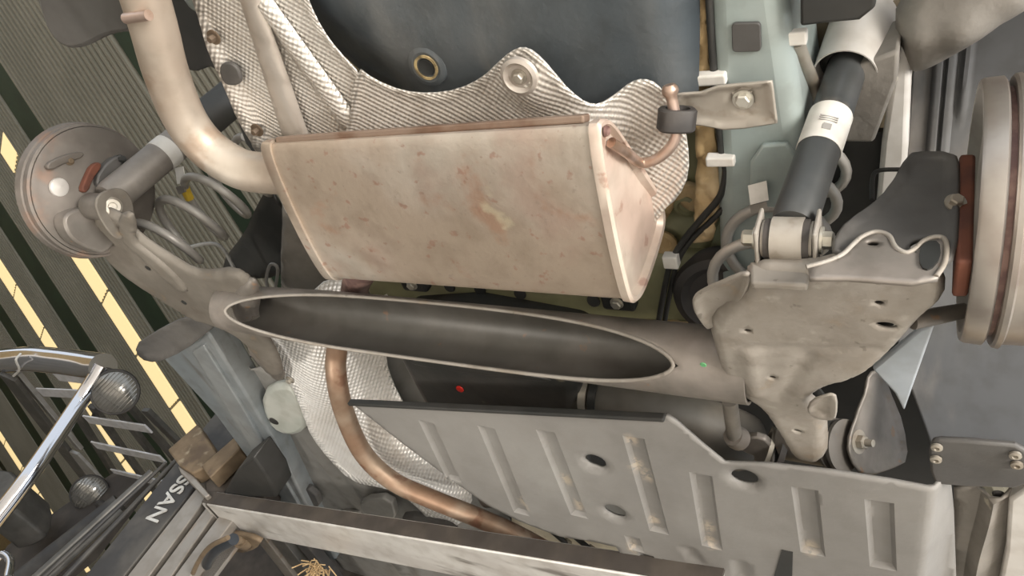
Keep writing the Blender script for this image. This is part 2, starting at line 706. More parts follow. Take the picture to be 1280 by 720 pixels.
M['fork'] = mat('worn_fork_steel', (.74, .72, .69), .45, .35, (.62, .59, .56), 7, blots=(((.17, .15, .13), 9, .57, .70, .85),), stretch=(.5, 2.5, 2.5))
M['forkside'] = mat('dark_fork_side', (.060, .050, .043), .7, .2, (.09, .075, .062), 12)  # the shade on the fork's rear flank is put into this dark brown
M['mastdark'] = mat('dark_mast_steel', (.042, .040, .040), .55, .2, (.085, .078, .070), 9)
M['mastlight'] = mat('worn_mast_channel', (.30, .275, .245), .45, .5, (.27, .24, .21), 10, blots=(((.24, .15, .08), 14, .6, .72, .6),), stretch=(2, 2, .5))
M['rusty'] = mat('rusty_brown_steel', (.135, .098, .062), .7, .2, (.20, .145, .092), 14, blots=(((.10, .07, .05), 16, .55, .68, .7), ((.42, .36, .26), 22, .62, .72, .5)))
M['letter'] = mat('pale_grey_letters', (.55, .55, .53), .5, 0, (.45, .44, .42), 40)
M['chrome'] = mat('polished_chrome_tube', (.60, .60, .63), .10, 1.0, grime=0)
M['glintbar'] = mat('white_glint_bar', (.80, .80, .84), .2, .2)  # skylight reflection on the crossbars painted as a white base
M['guard'] = mat('dark_guard_steel', (.085, .082, .076), .45, .4, (.125, .118, .108), 12)
M['guardlight'] = mat('pale_grey_guard_plate', (.42, .41, .40), .35, .5, (.36, .35, .34), 10)
M['lens'] = mat('ribbed_glass_lens', (.26, .25, .23), .18, .5, coat=.5)
M['roof'] = mat('olive_grey_roof_sheet', (.25, .235, .185), .55, .1, (.29, .27, .215), 1.5, grime=0)
M['rafter'] = mat('dark_green_rafter', (.010, .030, .014), .6, 0, (.016, .042, .02), 3)
M['wall'] = mat('tan_wall_sheet', (.34, .245, .12), .7, 0, (.38, .28, .145), 1.2)
M['concrete'] = mat('pale_concrete', (.50, .47, .43), .8, 0, (.42, .395, .36), 1.4, bump=.002, bscale=30)
M['skylight'] = glow('backlit_skylight', (1.0, .76, .38), 1.45)
M['straw'] = mat('frayed_straw', (.48, .34, .18), .85, 0, (.36, .24, .12), 60)
M['bluecable'] = mat('blue_grey_cable', (.03, .036, .045), .4)

# ------------------------------------------------------------------ the workshop
D1 = Vector((.535, .770, -.346)).normalized()          # down the roof slope
D2 = Vector((.82, -.57, 0)).normalized()               # along the eaves
ROOF = Frame(EYE + ray(120, 250) * 7.0, D2, D1)
if ROOF.n.z < 0:
    ROOF.n = -ROOF.n


def rp(u, v, h=0.0):
    return ROOF.o + D2 * u + D1 * v + ROOF.n * h


ceiling = bpy.data.objects.new('ceiling', None)
COL.objects.link(ceiling)
ceiling.location = rp(0, 0)
tag(ceiling, 'pitched workshop roof of ribbed sheets, dark green rafters and backlit skylight strips', kind='structure')


def roof_sheet(u0, u1, v0=-8.5, v1=6.5, pitch=.088):
    n = max(2, int(round((u1 - u0) / pitch)))
    p = (u1 - u0) / n
    prof = []
    for k in range(n):
        a = u0 + k * p
        prof += [(a, 0), (a + p * .06, -.045), (a + p * .46, -.045), (a + p * .52, 0)]
    prof.append((u1, 0))
    bm = bmesh.new()
    A = [bm.verts.new(rp(u, v0, h)) for u, h in prof]
    B = [bm.verts.new(rp(u, v1, h)) for u, h in prof]
    for k in range(len(prof) - 1):
        bm.faces.new((A[k], A[k + 1], B[k + 1], B[k]))
    return from_bm('roof_sheet', bm, M['roof'], ceiling, False)


def rafter(u0, u1):
    bm = bmesh.new()
    add_prism(bm, Frame(ROOF.o, D2, ROOF.n), [(u0, -.035), (u1, -.035), (u1, .02), (u0, .02)], 8.5, -6.5)
    return from_bm('roof_beam', bm, M['rafter'], ceiling, False)


def skylight(u0, u1, v0, v1, n):
    for k in range(n):
        a, b = v0 + (v1 - v0) * k / n, v0 + (v1 - v0) * (k + 1) / n
        bm = bmesh.new()
        g = .016
        add_prism(bm, ROOF, [(u0, a + g), (u1, a + g), (u1, b - g), (u0, b - g)], -.05, -.015)
        from_bm('skylight_panel', bm, M['skylight'], ceiling, False)


strips = [(-1.34, -.97, -.1, 6.0, 9), (-4.3, -3.84, -1.45, 6.0, 11), (-1.42, -1.0, -1.42, -1.13, 1), (-11.5, -11.0, -4, 3, 11)]
for s in strips:
    skylight(*s)
beams = [(-.5, -.02), (2.12, 2.45), (-3.02, -2.42), (-5.75, -5.15), (-8.6, -7.9), (-13.6, -13.0), (-16.2, -15.6), (4.6, 4.95)]
edges = sorted([-19.0] + [x for b in beams for x in b] + [8.0])
for a, b in zip(edges[0::2], edges[1::2]):
    roof_sheet(a, b)
for a, b in beams:
    rafter(a, b)
floor = box('floor', (-20, -9, -.1), (7, 15.2, 0), M['concrete'], None, 0)
tag(floor, 'pale concrete workshop floor', kind='structure')
wall_left = bpy.data.objects.new('wall_left', None)
COL.objects.link(wall_left)
wall_left.location = (-19, 0, 0)
tag(wall_left, 'tan panelled wall beyond the forklift', kind='structure')
for k in range(16):
    box('wall_panel', (-19.1, -9 + k * 1.5 + .012, 0), (-19.0, -9 + (k + 1) * 1.5 - .012, 6.0), M['wall'], wall_left, 0)
wall_front = box('wall_front', (-19, 15, 0), (7, 15.1, 4.0), M['wall'], None, 0)
tag(wall_front, 'tan wall at the far end of the workshop', kind='structure')

# ------------------------------------------------------------------ the car's underbody
car = thing('car', 'raised grey car seen from below, its underbody filling the picture', 'car', (-.61, .7, 1.52))
# large floor sheets that close the body from above
fl = level(1.71)
sheet('floor_pan', fl, [(-1.56, .98), (-.42, .98), (-.42, 2.9), (-1.56, 2.9)], M['floor_pan'], car,
      h=lambda u, v: .16 * math.exp(-((u + .93 - .18 * sm(1.0, 1.5, v)) / .13) ** 2) - .014 * sm(.012, .004, abs(u + 1.27)) - .012 * sm(.035, .02, abs(u + 1.18)) * sm(1.0, 1.1, v)
      + .08 * sm(-.6, -.5, u), step=.026, thick=.003)
sheet('seat_pan', level(1.90), [(-1.08, .38), (-.02, .38), (-.02, 1.0), (-1.08, 1.0)], M['dark_pan'], car, step=.05)
sheet('boot_floor', level(1.92), [(-1.0, -.6), (-.05, -.6), (-.05, .40), (-1.0, .40)], M['dark_pan'], car, step=.05)
prism('rear_crossmember', facing_x(-.55), [(.655, .775), (.70, .755), (.80, .755), (.86, .80), (.86, .92), (.655, .92)], -.32, .36, M['olive'], car, .006)
sheet('crossmember_sealer', level(1.752), dense(level(1.752).outline('480,388 560,384 640,390 730,398 800,400 860,402 860,440 480,440'), .012), M['sealer'], car,
      h=lambda u, v: .005 * math.sin(u * 150) * math.sin(v * 130), step=.010, thick=.006)
for px, py in ((515, 356), (771, 379)):
    c = Z(px, py, 1.735)
    ck = box('hose_clamp_block', c - Vector((.026, .016, .0)), c + Vector((.026, .018, .022)), M['black'], car, .006)
    hexbolt('clamp_bolt', c + Vector((0, 0, .001)), (0, 0, -1), .008, .008, M['bright'], ck, 1.3)
for px, py in ((562, 358), (600, 362), (650, 367), (742, 376)):
    lathe('crossmember_hole', Z(px, py, 1.753), (0, -.2, -1), [(0, .011), (.002, .010), (.0022, 0)], M['black'], car, 16)

# spare wheel well
WC = (-.41, .06)


def well_h(u, v):
    r = math.hypot(u - WC[0], v - WC[1])
    return .05 * sm(.27, .38, r) * (1 - sm(-.60, -.52, u)) + .035 * sm(-.235, -.19, u) + .003 * math.sin(r * 45)


wo = level(1.692).outline('240,-260 300,-60 340,0 380,60 430,110 500,140 600,150 700,160 760,160 868,160 866,90 863,0 861,-80 852,-260')
sheet('spare_wheel_well', level(1.692), wo, M['well'], car, h=well_h, step=.014)
pc = Z(535, 82, 1.691)
lathe('drain_plug', pc, (0, 0, -1), [(0, .026), (.003, .025), (.005, .019), (.004, .016), (.004, .011), (.001, .010), (.001, 0)], M['well'], car, 24)
lathe('plug_washer', pc + Vector((0, 0, -.004)), (0, 0, -1), [(0, .0155), (.002, .0155), (.002, .0125), (0, .0125)], M['plugring'], car, 24, closed=True)
lathe('plug_core', pc + Vector((0, 0, -.0035)), (0, 0, -1), [(0, .011), (.002, .010), (.001, .006), (.001, 0)], M['black'], car, 20)

# rear heat shields of embossed aluminium
def shield_h(u, v):
    return .075 * sm(.37, .47, v) * (1 - sm(-.37, -.30, u)) + .012 * math.exp(-((u + .46) / .1) ** 2) + .028 * sm(-.33, -.27, u) - .012 * sm(.05, .0, math.hypot(u + .367, v - .33))


f1 = level(1.652)
o = surf(f1, '447,80 470,98 505,112 540,115 575,110 605,95 625,75 640,62 655,56 670,62 690,82 715,112 735,127 752,128 772,115 790,100 806,96 822,102 838,122 852,145 861,175 862,215 850,243 828,262 790,330 600,340 420,330 400,230 425,180 438,163', shield_h)
hs = sheet('heat_shield', f1, rnd(o, 1), M['alu'], car, h=shield_h, step=.009, thick=.002, curl=(.012, -.004))
lab(hs, 'right heat shield of embossed aluminium with wavy edge')
wp = f1.hit(652, 92)
lathe('shield_washer', f1.at(*wp, shield_h(*wp) - .002), (0, 0, -1), [(0, .022), (.004, .021), (.006, .017), (.002, .013), (.002, .0)], M['aluplain'], hs, 28)
hexbolt('shield_bolt', f1.at(*wp, shield_h(*wp) - .003), (0, 0, -1), .006, .008, M['dullbolt'], hs)


def shield2_h(u, v):
    return .006 * sm(-.80, -.785, u) + .05 * sm(.38, .46, v)


o = surf(f1, '170,-180 232,-30 255,35 262,62 285,112 300,150 322,182 345,250 400,300 440,300 442,168 452,140 458,110 452,90 425,62 405,35 388,0 380,-30 360,-180', shield2_h)
hs2 = sheet('heat_shield', f1, rnd(o, 1), M['alu'], car, h=shield2_h, step=.009, thick=.002, curl=(.010, -.004))
lab(hs2, 'left heat shield of embossed aluminium with a folded flange')
fb = level(1.646)
o = fb.outline('254,-180 276,-180 312,-30 385,176 352,176 287,-30')
sheet('smooth_band', fb, o, M['aluplain'], hs2, step=.010, thick=.002, curl=(.006, .005))
for p in ((268, 46), (322, 162)):
    hexbolt('shield_stud', Z(*p, 1.652), (0, 0, -1), .005, .010, M['rusty'], hs2, 1.9)
o = fb.outline('302,-5 330,-5 442,150 440,166 425,166')
sheet('folded_ridge', level(1.648), o, M['alu'], hs2, step=.01, thick=.002, curl=(.014, .006))
prism('shield_notch', level(1.646), rnd(level(1.646).outline('272,80 292,78 303,100 296,108 278,106')), 0, .006, M['darkgrey'], hs2, .002)

# right side member, sealed seam, plates and lines
o = level(1.72).outline('866,-260 950,-260 1004,170 994,250 945,420 900,430 893,200')
sm_r = prism('side_member', level(1.72), o, 0, .17, M['paint'], car, .02)
sm_r.modifiers['bevel'].segments = 4
prism('rubber_plug', level(1.718), rnd(dense(level(1.718).outline('915,28 951,27 952,63 916,64'), .009), 2), -.003, .002, M['darkgrey'], sm_r, .001)
prism('raised_plate', level(1.716), rnd(level(1.716).outline('938,180 1000,176 996,258 938,262'), 1), -.004, .004, M['paint'], sm_r, .003)
sheet('seam_sealer', level(1.735), dense(level(1.735).outline('852,-200 870,-200 880,-60 887,95 897,200 902,250 890,300 868,300 872,200 866,110 862,-60'), .01), M['sealer'], car,
      h=lambda u, v: .006 * math.sin(u * 190) * math.sin(v * 160), step=.007, thick=.008)
o = level(1.79).outline('858,90 905,90 905,260 880,330 850,420 770,420 790,330 840,250')
sheet('inner_panel', level(1.79), o, M['olive'], car, h=lambda u, v: .008 * sm(.02, .01, abs(v - .60)), step=.014)
o = level(1.78).outline('838,232 862,228 900,240 902,262 870,262 845,250 820,300 826,330 815,350 800,350 812,290')
sheet('lower_sealer', level(1.78), dense(o, .01), M['sealer'], car, h=lambda u, v: .005 * math.sin(u * 170 + 1) * math.sin(v * 150), step=.007, thick=.008)
for p, r in (((858, 257), .016), ((829, 302), .02)):
    lathe('grommet', Z(*p, 1.78), (0, 0, -1), [(0, r), (.004, r), (.006, r * .7), (.002, r * .55), (.002, 0)], M['olive'] if r < .018 else M['sealer'], car, 20)
line = [Z(x, y, 1.725) for x, y in ((886, -20), (889, 40), (893, 95), (898, 150), (903, 195), (907, 215), (900, 245), (880, 270), (855, 300), (838, 330), (828, 375), (822, 410))]
tube('brake_line', spline(line, 6), .0042, M['black'], car, 10)
line2 = [p + Vector((.014, .002, .004)) for p in line[3:8]] + [p + Vector((.007, .004, .004)) for p in line[8:]]
tube('brake_line', spline(line2, 6), .0036, M['black'], car, 10)
for p, a, b in (((889, 98), .016, .006), ((901, 200), .016, .006), ((839, 326), .010, .010)):
    c = Z(*p, 1.718)
    box('line_clip', c - Vector((a, b, .006)), c + Vector((a, b, .008)), M['label'], car, .002)
c = Z(896, 372, 1.715)
lathe('spring_seat', c, (.1, -.25, -1), [(-.05, .052), (-.012, .060), (.0, .056), (.006, .046), (-.004, .036), (-.006, .016), (-.03, .012), (-.03, 0)], M['rubber'], car, 36)

# exhaust hanger bracket on the side member
f2 = level(1.690)
o = f2.outline('852,112 878,112 900,104 962,99 966,150 935,156 905,158 880,153 852,152')
o = f2.outline('848,114 878,112 900,104 966,98 972,150 935,156 905,158 880,153 848,150')
bc = f2.hit(929, 124)
hb = sheet('hanger_bracket', f2, o, M['bracket'], car, step=.005, thick=.003, curl=(.006, -.006),
           h=lambda u, v: .004 * sm(.016, .011, math.hypot(u - bc[0], v - bc[1])) - .006 * sm(.010, .007, math.hypot(u - bc[0], v - bc[1])))
hexbolt('bracket_bolt', Z(929, 124, 1.689), (0, 0, -1), .0075, .007, M['bright'], hb, 1.4)

# upper right: wheelhouse, dust cover surroundings
HUB_Y, HUB_Z = .485, 1.647


def arch(x0, x1, r, a0, a1, name, mt, rib=()):
    bm = bmesh.new()
    nx, na = 150, 60
    R = []
    for i in range(nx + 1):
        row = []
        for k in range(na + 1):
            a = math.radians(a0 + (a1 - a0) * k / na)
            xa = x0 + .058 * (1 - sm(-10, 32, math.degrees(a)))
            x = xa + (x1 - xa) * i / nx
            rr = r
            for c, wd, b0, b1 in rib:
                rr -= .007 * sm(wd, wd * .5, abs(x - c)) * sm(b0 - 4, b0, math.degrees(a)) * sm(b1 + 4, b1, math.degrees(a))
            row.append(bm.verts.new((x, HUB_Y + rr * math.cos(a), HUB_Z + rr * math.sin(a))))
        R.append(row)
    for i in range(nx):
        for k in range(na):
            bm.faces.new((R[i][k], R[i + 1][k], R[i + 1][k + 1], R[i][k + 1]))
    ob = from_bm(name, bm, mt, car, True, 60)
    solid(ob, .003)
    return ob


lin = arch(-.012, .42, .345, -3, 175, 'wheel_arch_liner', M['liner'],
           ((.017, .0052, 66, 97), (.031, .0052, 62, 97), (.047, .0052, 78, 112)))
lab(lin, 'right wheel arch liner of grey ribbed plastic')
o = level(1.83).outline('1120,14 1160,-8 1300,-30 1300,18 1255,42 1215,66 1175,92 1133,108 1120,60')
bp = [level(1.83).hit(*p) for p in ((1146, 46), (1200, 36))]
sheet('wheelhouse_panel', level(1.83), rnd(o, 1), M['beige'], car, step=.008, thick=.004, curl=(.02, .03),
      h=lambda u, v: -.014 * math.exp(-(math.hypot(u - bp[0][0], v - bp[0][1]) / .018) ** 2) - .018 * math.exp(-(math.hypot(u - bp[1][0], v - bp[1][1]) / .022) ** 2))
o = level(1.80).outline('1062,86 1124,62 1122,100 1092,179 1048,178')
prism('body_bracket', level(1.80), o, 0, .08, M['beige'], car, .004)
o = level(1.84).outline('1120,60 1140,60 1134,200 1112,303 1090,312 1102,178')
prism('inner_fender', level(1.84), o, 0, .05, M['fender'], car, .006)
prism('wheelhouse_gap', level(1.87), level(1.87).outline('1000,165 1112,165 1114,340 1000,360 985,260'), 0, .01, M['black'], car, 0)  # black sheet painted in for the dark of the open gap
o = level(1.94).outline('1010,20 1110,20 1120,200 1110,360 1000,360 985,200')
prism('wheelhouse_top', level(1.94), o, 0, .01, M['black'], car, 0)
o = level(1.71).outline('1000,-40 1100,-40 1094,10 1074,26 1030,30 1000,34')
prism('bumper_bracket', level(1.71), o, 0, .05, M['black'], car, .003)
o = level(1.86).outline('975,-40 1010,-40 1010,60 1040,190 1000,190 990,100')
prism('fender_wall', level(1.86), o, 0, .03, M['paint'], car, .004)
tube('vent_hose', spline([Z(996, 52, 1.74), Z(1005, 78, 1.76), Z(1016, 105, 1.79), Z(1024, 140, 1.82)], 6), .0075, M['dullbolt'], car, 12)
c = Z(997, 46, 1.735)
box('hose_clip', c - Vector((.009, .007, .006)), c + Vector((.009, .007, .006)), M['label'], car, .002)
tube('wire', spline([Z(962, 0, 1.735), Z(970, 20, 1.735), Z(984, 36, 1.735)], 4), .0012, M['label'], car, 6)
hexbolt('member_bolt', Z(994, 140, 1.74), (0, 0, -1), .005, .008, M['darkgrey'], car)

# left wheelhouse and left rear
o = level(1.82).outline('255,350 285,312 296,285 310,258 335,252 342,300 344,345 335,368 270,370')
sheet('wheel_tub', level(1.82), rnd(o, 1), M['black'], car, step=.02, h=lambda u, v: .06 * sm(.02, .10, abs(u + 1.03)), thick=.004)
o = level(1.80).outline('342,240 420,260 470,330 460,390 340,385 346,345 350,300')
sheet('inner_floor', level(1.80), rnd(o, 1), M['beige'], car, step=.02, h=lambda u, v: .01 * math.sin(u * 30), curl=(.02, .02))
tube('tow_loop', spline([Z(338, 372, 1.78), Z(333, 350, 1.78), Z(338, 331, 1.78), Z(347, 335, 1.78), Z(345, 355, 1.78), Z(340, 374, 1.78)], 5), .0035, M['floor_pan'], car, 8)
o = level(1.78).outline('195,-40 245,-40 262,45 278,92 262,84 246,90 232,88 222,60')
prism('rear_side_panel', level(1.78), o, 0, .03, M['black'], car, .004)
o = level(1.60).outline('36,-40 50,18 62,46 82,62 102,62 140,42 172,42 185,-40')
prism('rear_bumper_edge', level(1.60), rnd(o, 2), 0, .02, M['bumper'], car, .006)
o = level(1.66).outline('215,-30 285,-30 287,10 270,20 250,20 232,10')
prism('tow_bracket', level(1.66), rnd(o, 1), 0, .02, M['paint'], car, .005)

prism('rear_side_panel', level(1.70), level(1.70).outline('280,90 292,100 338,195 322,200 306,180 292,140'), 0, .03, M['black'], car, .004)

# tunnel heat shield
def tunnel_h(u, v):
    c = -.93 + .18 * sm(1.0, 1.5, v)
    return .10 * math.exp(-((u - c) / .085) ** 2) + .006 * math.sin((u + v) * 22)


f3 = level(1.682)
o = surf(f3, '332,420 345,410 400,352 425,345 438,350 440,380 470,382 484,362 490,372 480,425 484,450 492,475 505,500 530,535 565,572 600,605 575,658 540,648 512,622 480,606 440,598 412,572 392,545 380,512 368,480 350,462 342,440', tunnel_h)
th = sheet('tunnel_heat_shield', f3, rnd(o, 1), M['alu2'], car, h=tunnel_h, step=.013, thick=.002, curl=(.012, -.006))
lab(th, 'bright embossed tunnel heat shield beside the brown pipe')
for p in ((363, 474), (517, 574)):
    q = f3.hit(*p)
    hexbolt('shield_stud', f3.at(*q, tunnel_h(*q) - .004), (0, 0, -1), .007, .008, M['dullbolt'], th)

# fuel tank, filler hose
o = level(1.655).outline('480,420 570,418 712,448 722,470 722,520 745,640 600,640 526,505')
tk = prism('fuel_tank', level(1.655), o, 0, .16, M['tank'], car, .02)
tk.modifiers['bevel'].segments = 4
f = Frame(level(1.655).o, (1, 0, 0), (0, 1, 0))
prism('tank_rib', level(1.655), rnd(level(1.655).outline('515,446 600,458 690,470 690,476 600,466 515,454')), -.005, .004, M['tank'], tk, .002)
lab(lathe('paint_dot', Z(575, 486, 1.654), (0, 0, -1), [(0, .0075), (.002, .007), (.003, .004), (.003, 0)], M['red'], tk, 12), 'red paint dot')
hp = spline([Z(722, 492, 1.69), Z(760, 498, 1.69), Z(810, 510, 1.69), Z(860, 525, 1.70), Z(900, 540, 1.715), Z(925, 552, 1.735)], 6)
hose = tube('filler_hose', hp, [.034 + .014 * sm(.3, 1, k / (len(hp) - 1)) for k in range(len(hp))], M['hose'], car, 24)
for k in (0, 1):
    c = Z(737 + 12 * k, 493 + 2 * k, 1.69)
    lathe('hose_clamp', c, (1, .05, 0), [(-.006, .036), (-.006, .039), (.006, .039), (.006, .036)], M['black'] if k else M['dullbolt'], car, 28, closed=True)

# tank undershield with pressed ribs, three drain holes
f4 = level(1.58)
RIBS = [('533,528 567,600', .0135), ('608,535 652,642', .0135), ('682,540 724,645', .0135), ('792,548 824,665', .0135), ('876,594 890,684', .0135),
        ('1006,612 1016,692', .0140), ('1099,628 1104,710', .0140), ('790,672 796,688', .011), ('808,694 812,712', .011), ('838,702 842,722', .011),
        ('862,686 868,702', .011), ('926,702 930,726', .012), ('905,722 910,740', .011)]
SEGS = [(f4.outline(s), wd) for s, wd in RIBS]
SCUFF = [f4.hit(*p) for p in ((653, 632), (722, 636), (706, 604), (817, 655), (795, 585), (788, 552), (887, 680), (812, 706), (838, 712), (790, 686), (885, 664), (1012, 688), (808, 600))]
TH = [ellipse(f4.hit(743, 580), .0165, .0145, .3), ellipse(f4.hit(768, 642), .0175, .0155, .3), ellipse(f4.hit(930, 600), .0175, .0150, 0)]


def rib_d(u, v, a, b, wd):
    ax, ay = b[0] - a[0], b[1] - a[1]
    l = math.hypot(ax, ay)
    t = ((u - a[0]) * ax + (v - a[1]) * ay) / l
    s = abs(-(u - a[0]) * ay + (v - a[1]) * ax) / l
    return max(s - wd, -t, t - l)


def rib_loop(a, b, wd, e):
    a, b = Vector(a), Vector(b)
    t = (b - a).normalized()
    n = Vector((-t.y, t.x))
    w2 = wd + e
    return dense([tuple(a - t * e - n * w2), tuple(b + t * e - n * w2), tuple(b + t * e + n * w2), tuple(a - t * e + n * w2)], .012)


CREASE = [rib_loop(a, b, wd, e) for (a, b), wd in SEGS[:10] for e in (.0025, -.0035)]


def tank_h(u, v):
    h = 0.0
    for (a, b), wd in SEGS:
        h = max(h, .0075 * sm(.0024, -.0033, rib_d(u, v, a, b, wd)))
    for q in TH:
        c = (sum(p[0] for p in q) / len(q), sum(p[1] for p in q) / len(q))
        h += .006 * sm(.027, .016, math.hypot(u - c[0], v - c[1]))
    return h + .05 * sm(.040, .075, u)


o = surf(f4, '438,503 540,507 640,512 740,518 826,525 834,520 846,528 880,558 906,579 960,581 1040,590 1110,601 1170,612 1187,616 1192,680 1195,770 800,770 800,735 790,712 770,684 740,677 700,671 650,652 610,632 560,597 500,552', lambda u, v: 0)
ts = sheet('tank_undershield', f4, o, M['tankshield'], car, h=tank_h, step=.0075, thick=.005, holes=TH, offset=1, creases=CREASE,
           wear=lambda u, v: max(sm(.016, .004, math.hypot((u - c[0]) * 1.5, (v - c[1]) * .7)) for c in SCUFF))
prism('shield_slot', level(1.5785), level(1.5785).outline('966,726 977,688 991,691 990,726'), 0, .003, M['black'], ts, 0)
lab(ts, 'grey plastic undershield with pressed ribs and drain holes')
bar('shield_lip', Z(437, 503, 1.578), Z(831, 522, 1.578), .007, .012, M['black'], ts)
# what shows in the gap under the undershield
o = level(1.70).outline('640,640 790,680 800,770 640,770')
sheet('cream_floor', level(1.70), o, M['cream'], car, step=.03)
for a, b in ((688, 676), (718, 684)):
    tube('fuel_line', spline([Z(a, b - 14, 1.68), Z(a + 14, b - 2, 1.67), Z(a + 22, b + 6, 1.67), Z(a + 26, b + 18, 1.68)], 5), .006, M['black'], car, 10)
    lathe('line_collar', Z(a + 20, b + 4, 1.67), (.6, .6, 0), [(-.006, .008), (-.006, .011), (.006, .011), (.006, .008)], M['dullbolt'], car, 16, closed=True)

# right: dark pocket, flap with screws, sill
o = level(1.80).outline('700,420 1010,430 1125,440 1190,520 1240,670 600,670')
prism('floor_pocket', level(1.80), o, 0, .02, M['black'], car, 0)  # black sheet stands in for the shade inside the pocket
o = level(1.645).outline('1090,462 1150,412 1168,408 1130,515 1118,492')
prism('seat_bracket', level(1.645), o, 0, .01, M['bluepaint'], car, .003)
o = level(1.592).outline('1160,553 1182,550 1300,560 1300,612 1180,608 1164,602')
fl = prism('splash_flap', level(1.592), rnd(o, 1), 0, .008, M['darkgrey'], car, .003)
for p in ((1171, 558), (1170, 573), (1269, 568), (1271, 580)):
    lathe('flap_screw', Z(*p, 1.591), (0, 0, -1), [(0, .006), (.003, .006), (.004, .003), (.001, .002), (.001, 0)], M['dullbolt'], fl, 12)
o = level(1.66).outline('1192,608 1300,604 1300,780 1192,780')
slr = sheet('rocker_panel', level(1.66), o, M['beige'], car, step=.012, h=lambda u, v: -.02 * sm(.012, .006, abs(u - .115)) + .03 * sm(.15, .17, u), thick=.004)
lab(slr, 'right rocker panel in dusty grey')
o = level(1.64).outline('1262,625 1300,600 1300,780 1240,780 1258,690')
prism('pinch_flange', level(1.64), o, 0, .02, M['fender'], slr, .004)
lathe('flange_grommet', Z(1248, 617, 1.652), (0, 0, -1), [(0, .007), (.003, .006), (.003, 0)], M['darkgrey'], slr, 14)

# left: sill, splash flap, brackets
o = level(1.66).outline('196,440 254,411 262,420 305,490 345,556 392,650 420,700 375,700 318,585 270,520')
sl = prism('sill', level(1.66), o, 0, .06, M['sill'], car, .006)
lab(sl, 'left sill in blue grey paint')
o = level(1.652).outline('240,440 254,432 300,505 384,650 372,655')
prism('pinch_weld', level(1.652), o, 0, .02, M['sill'], sl, .003)
o = level(1.625).outline('178,422 198,410 228,398 252,400 268,408 255,420 232,436 205,444 186,438')
sheet('splash_flap', level(1.625), rnd(o, 1), M['darkgrey'], car, step=.012, thick=.004, h=lambda u, v: .02 * math.sin((u + 1.3) * 9), curl=(.015, -.006))
o = level(1.70).outline('322,490 350,478 372,488 384,530 372,540 350,540 330,525')
jb = prism('jacking_bracket', level(1.675), rnd(level(1.675).outline('324,492 350,480 372,490 386,532 372,546 348,544 330,526'), 1), 0, .03, M['palepaint'], car, .012)
lathe('bracket_hole', Z(343, 526, 1.676), (.1, .1, -1), [(0, .0125), (.003, .012), (.0032, 0)], M['black'], jb, 20)
for s, zz, mt in (('355,625 366,608 392,614 402,636 372,640', 1.68, 'darkgrey'), ('449,626 488,622 496,652 470,657 452,640', 1.67, 'floor_pan'),
                  ('496,648 520,646 566,660 572,676 530,672', 1.665, 'darkgrey'), ('420,640 448,638 452,650 425,654', 1.70, 'floor_pan')):
    fr = level(zz)
    prism('plastic_clip', fr, rnd(fr.outline(s), 1), 0, .02, M[mt], car, .004)
tube('hand_brake_cable', spline([Z(305, 452, 1.72), Z(315, 445, 1.72), Z(335, 440, 1.72), Z(352, 441, 1.72)], 5), .002, M['black'], car, 6)
tube('cable_sheath', spline([Z(230, 310, 1.80), Z(270, 305, 1.8), Z(290, 330, 1.8), Z(296, 350, 1.79)], 5), .004, M['floor_pan'], car, 8)

# ------------------------------------------------------------------ exhaust system
ex = thing('exhaust_system', 'stained steel muffler with its bent tail pipe and brown front pipe hung under the car', 'exhaust', (-.5, .45, 1.545))
PROF = rnd([(.330, 1.560), (.333, 1.586), (.352, 1.604), (.391, 1.628), (.459, 1.667), (.500, 1.690), (.528, 1.694), (.542, 1.678), (.554, 1.60), (.549, 1.564), (.525, 1.546)], 3)
pcx = (sum(p[0] for p in PROF) / len(PROF), sum(p[1] for p in PROF) / len(PROF))


def mring(x, s=1.0, dy=0.0, dz=0.0, grow=0.0):
    out = []
    for y, z in PROF:
        d = Vector((y - pcx[0], z - pcx[1]))
        d = d * s + d.normalized() * grow
        out.append((x, pcx[0] + d.x + dy, pcx[1] + d.y + dz))
    return out


rings = []
for k in range(13):
    t = k / 12
    rings.append(mring(-.706 + .435 * t, 1.0, .016 * (1 - t), .014 * (1 - t)))
shell = loft('muffler_shell', rings, M['muffler'], ex, True)
loft('end_cap', [mring(-.273, 1, grow=.0), mring(-.272, 1, grow=.0030), mring(-.263, 1, grow=.0038), mring(-.260, 1, grow=.001), mring(-.261, 1, grow=-.004),
                 mring(-.268, 1, grow=-.008), mring(-.268, .6), mring(-.266, .2)], M['cap'], ex)
loft('end_cap', [mring(-.704, 1, .016, .014, 0), mring(-.704, 1, .016, .014, .0035), mring(-.718, 1, .016, .014, .0035), mring(-.724, 1, .016, .014, -.002),
                 mring(-.722, 1, .016, .014, -.012)], M['muffler'], ex)
lathe('cap_hole', X(757, 163, -.2665), (1, 0, 0), [(0, .0065), (.003, .0055), (.003, .004), (.0005, .003), (.0005, 0)], M['darkpipe'], ex, 14)
sa, sb = Vector((-.700, .330 + .017, 1.591 + .010)), Vector((-.280, .331, 1.588))
lab(bar('lock_seam', sa + Vector((0, .0015, -.004)), sb + Vector((0, .0005, -.002)), .008, .016, M['seam'], ex, (0, .45, 1)), 'brown lock seam')
tp = spline([(-.70, .405, 1.605), (-.76, .402, 1.603), (-.805, .392, 1.60), (-.842, .360, 1.60), (-.852, .315, 1.60), (-.835, .25, 1.60), (-.806, .185, 1.60),
             (-.776, .11, 1.60), (-.748, .03, 1.60), (-.72, -.05, 1.60)], 7)
tpo = tube('tail_pipe', tp, .0275, M['tailpipe'], ex, 28)
tube('hanger_pin', [Z(186, 19, 1.572), Z(157, 23, 1.572)], .0062, M['rod'], tpo, 12)
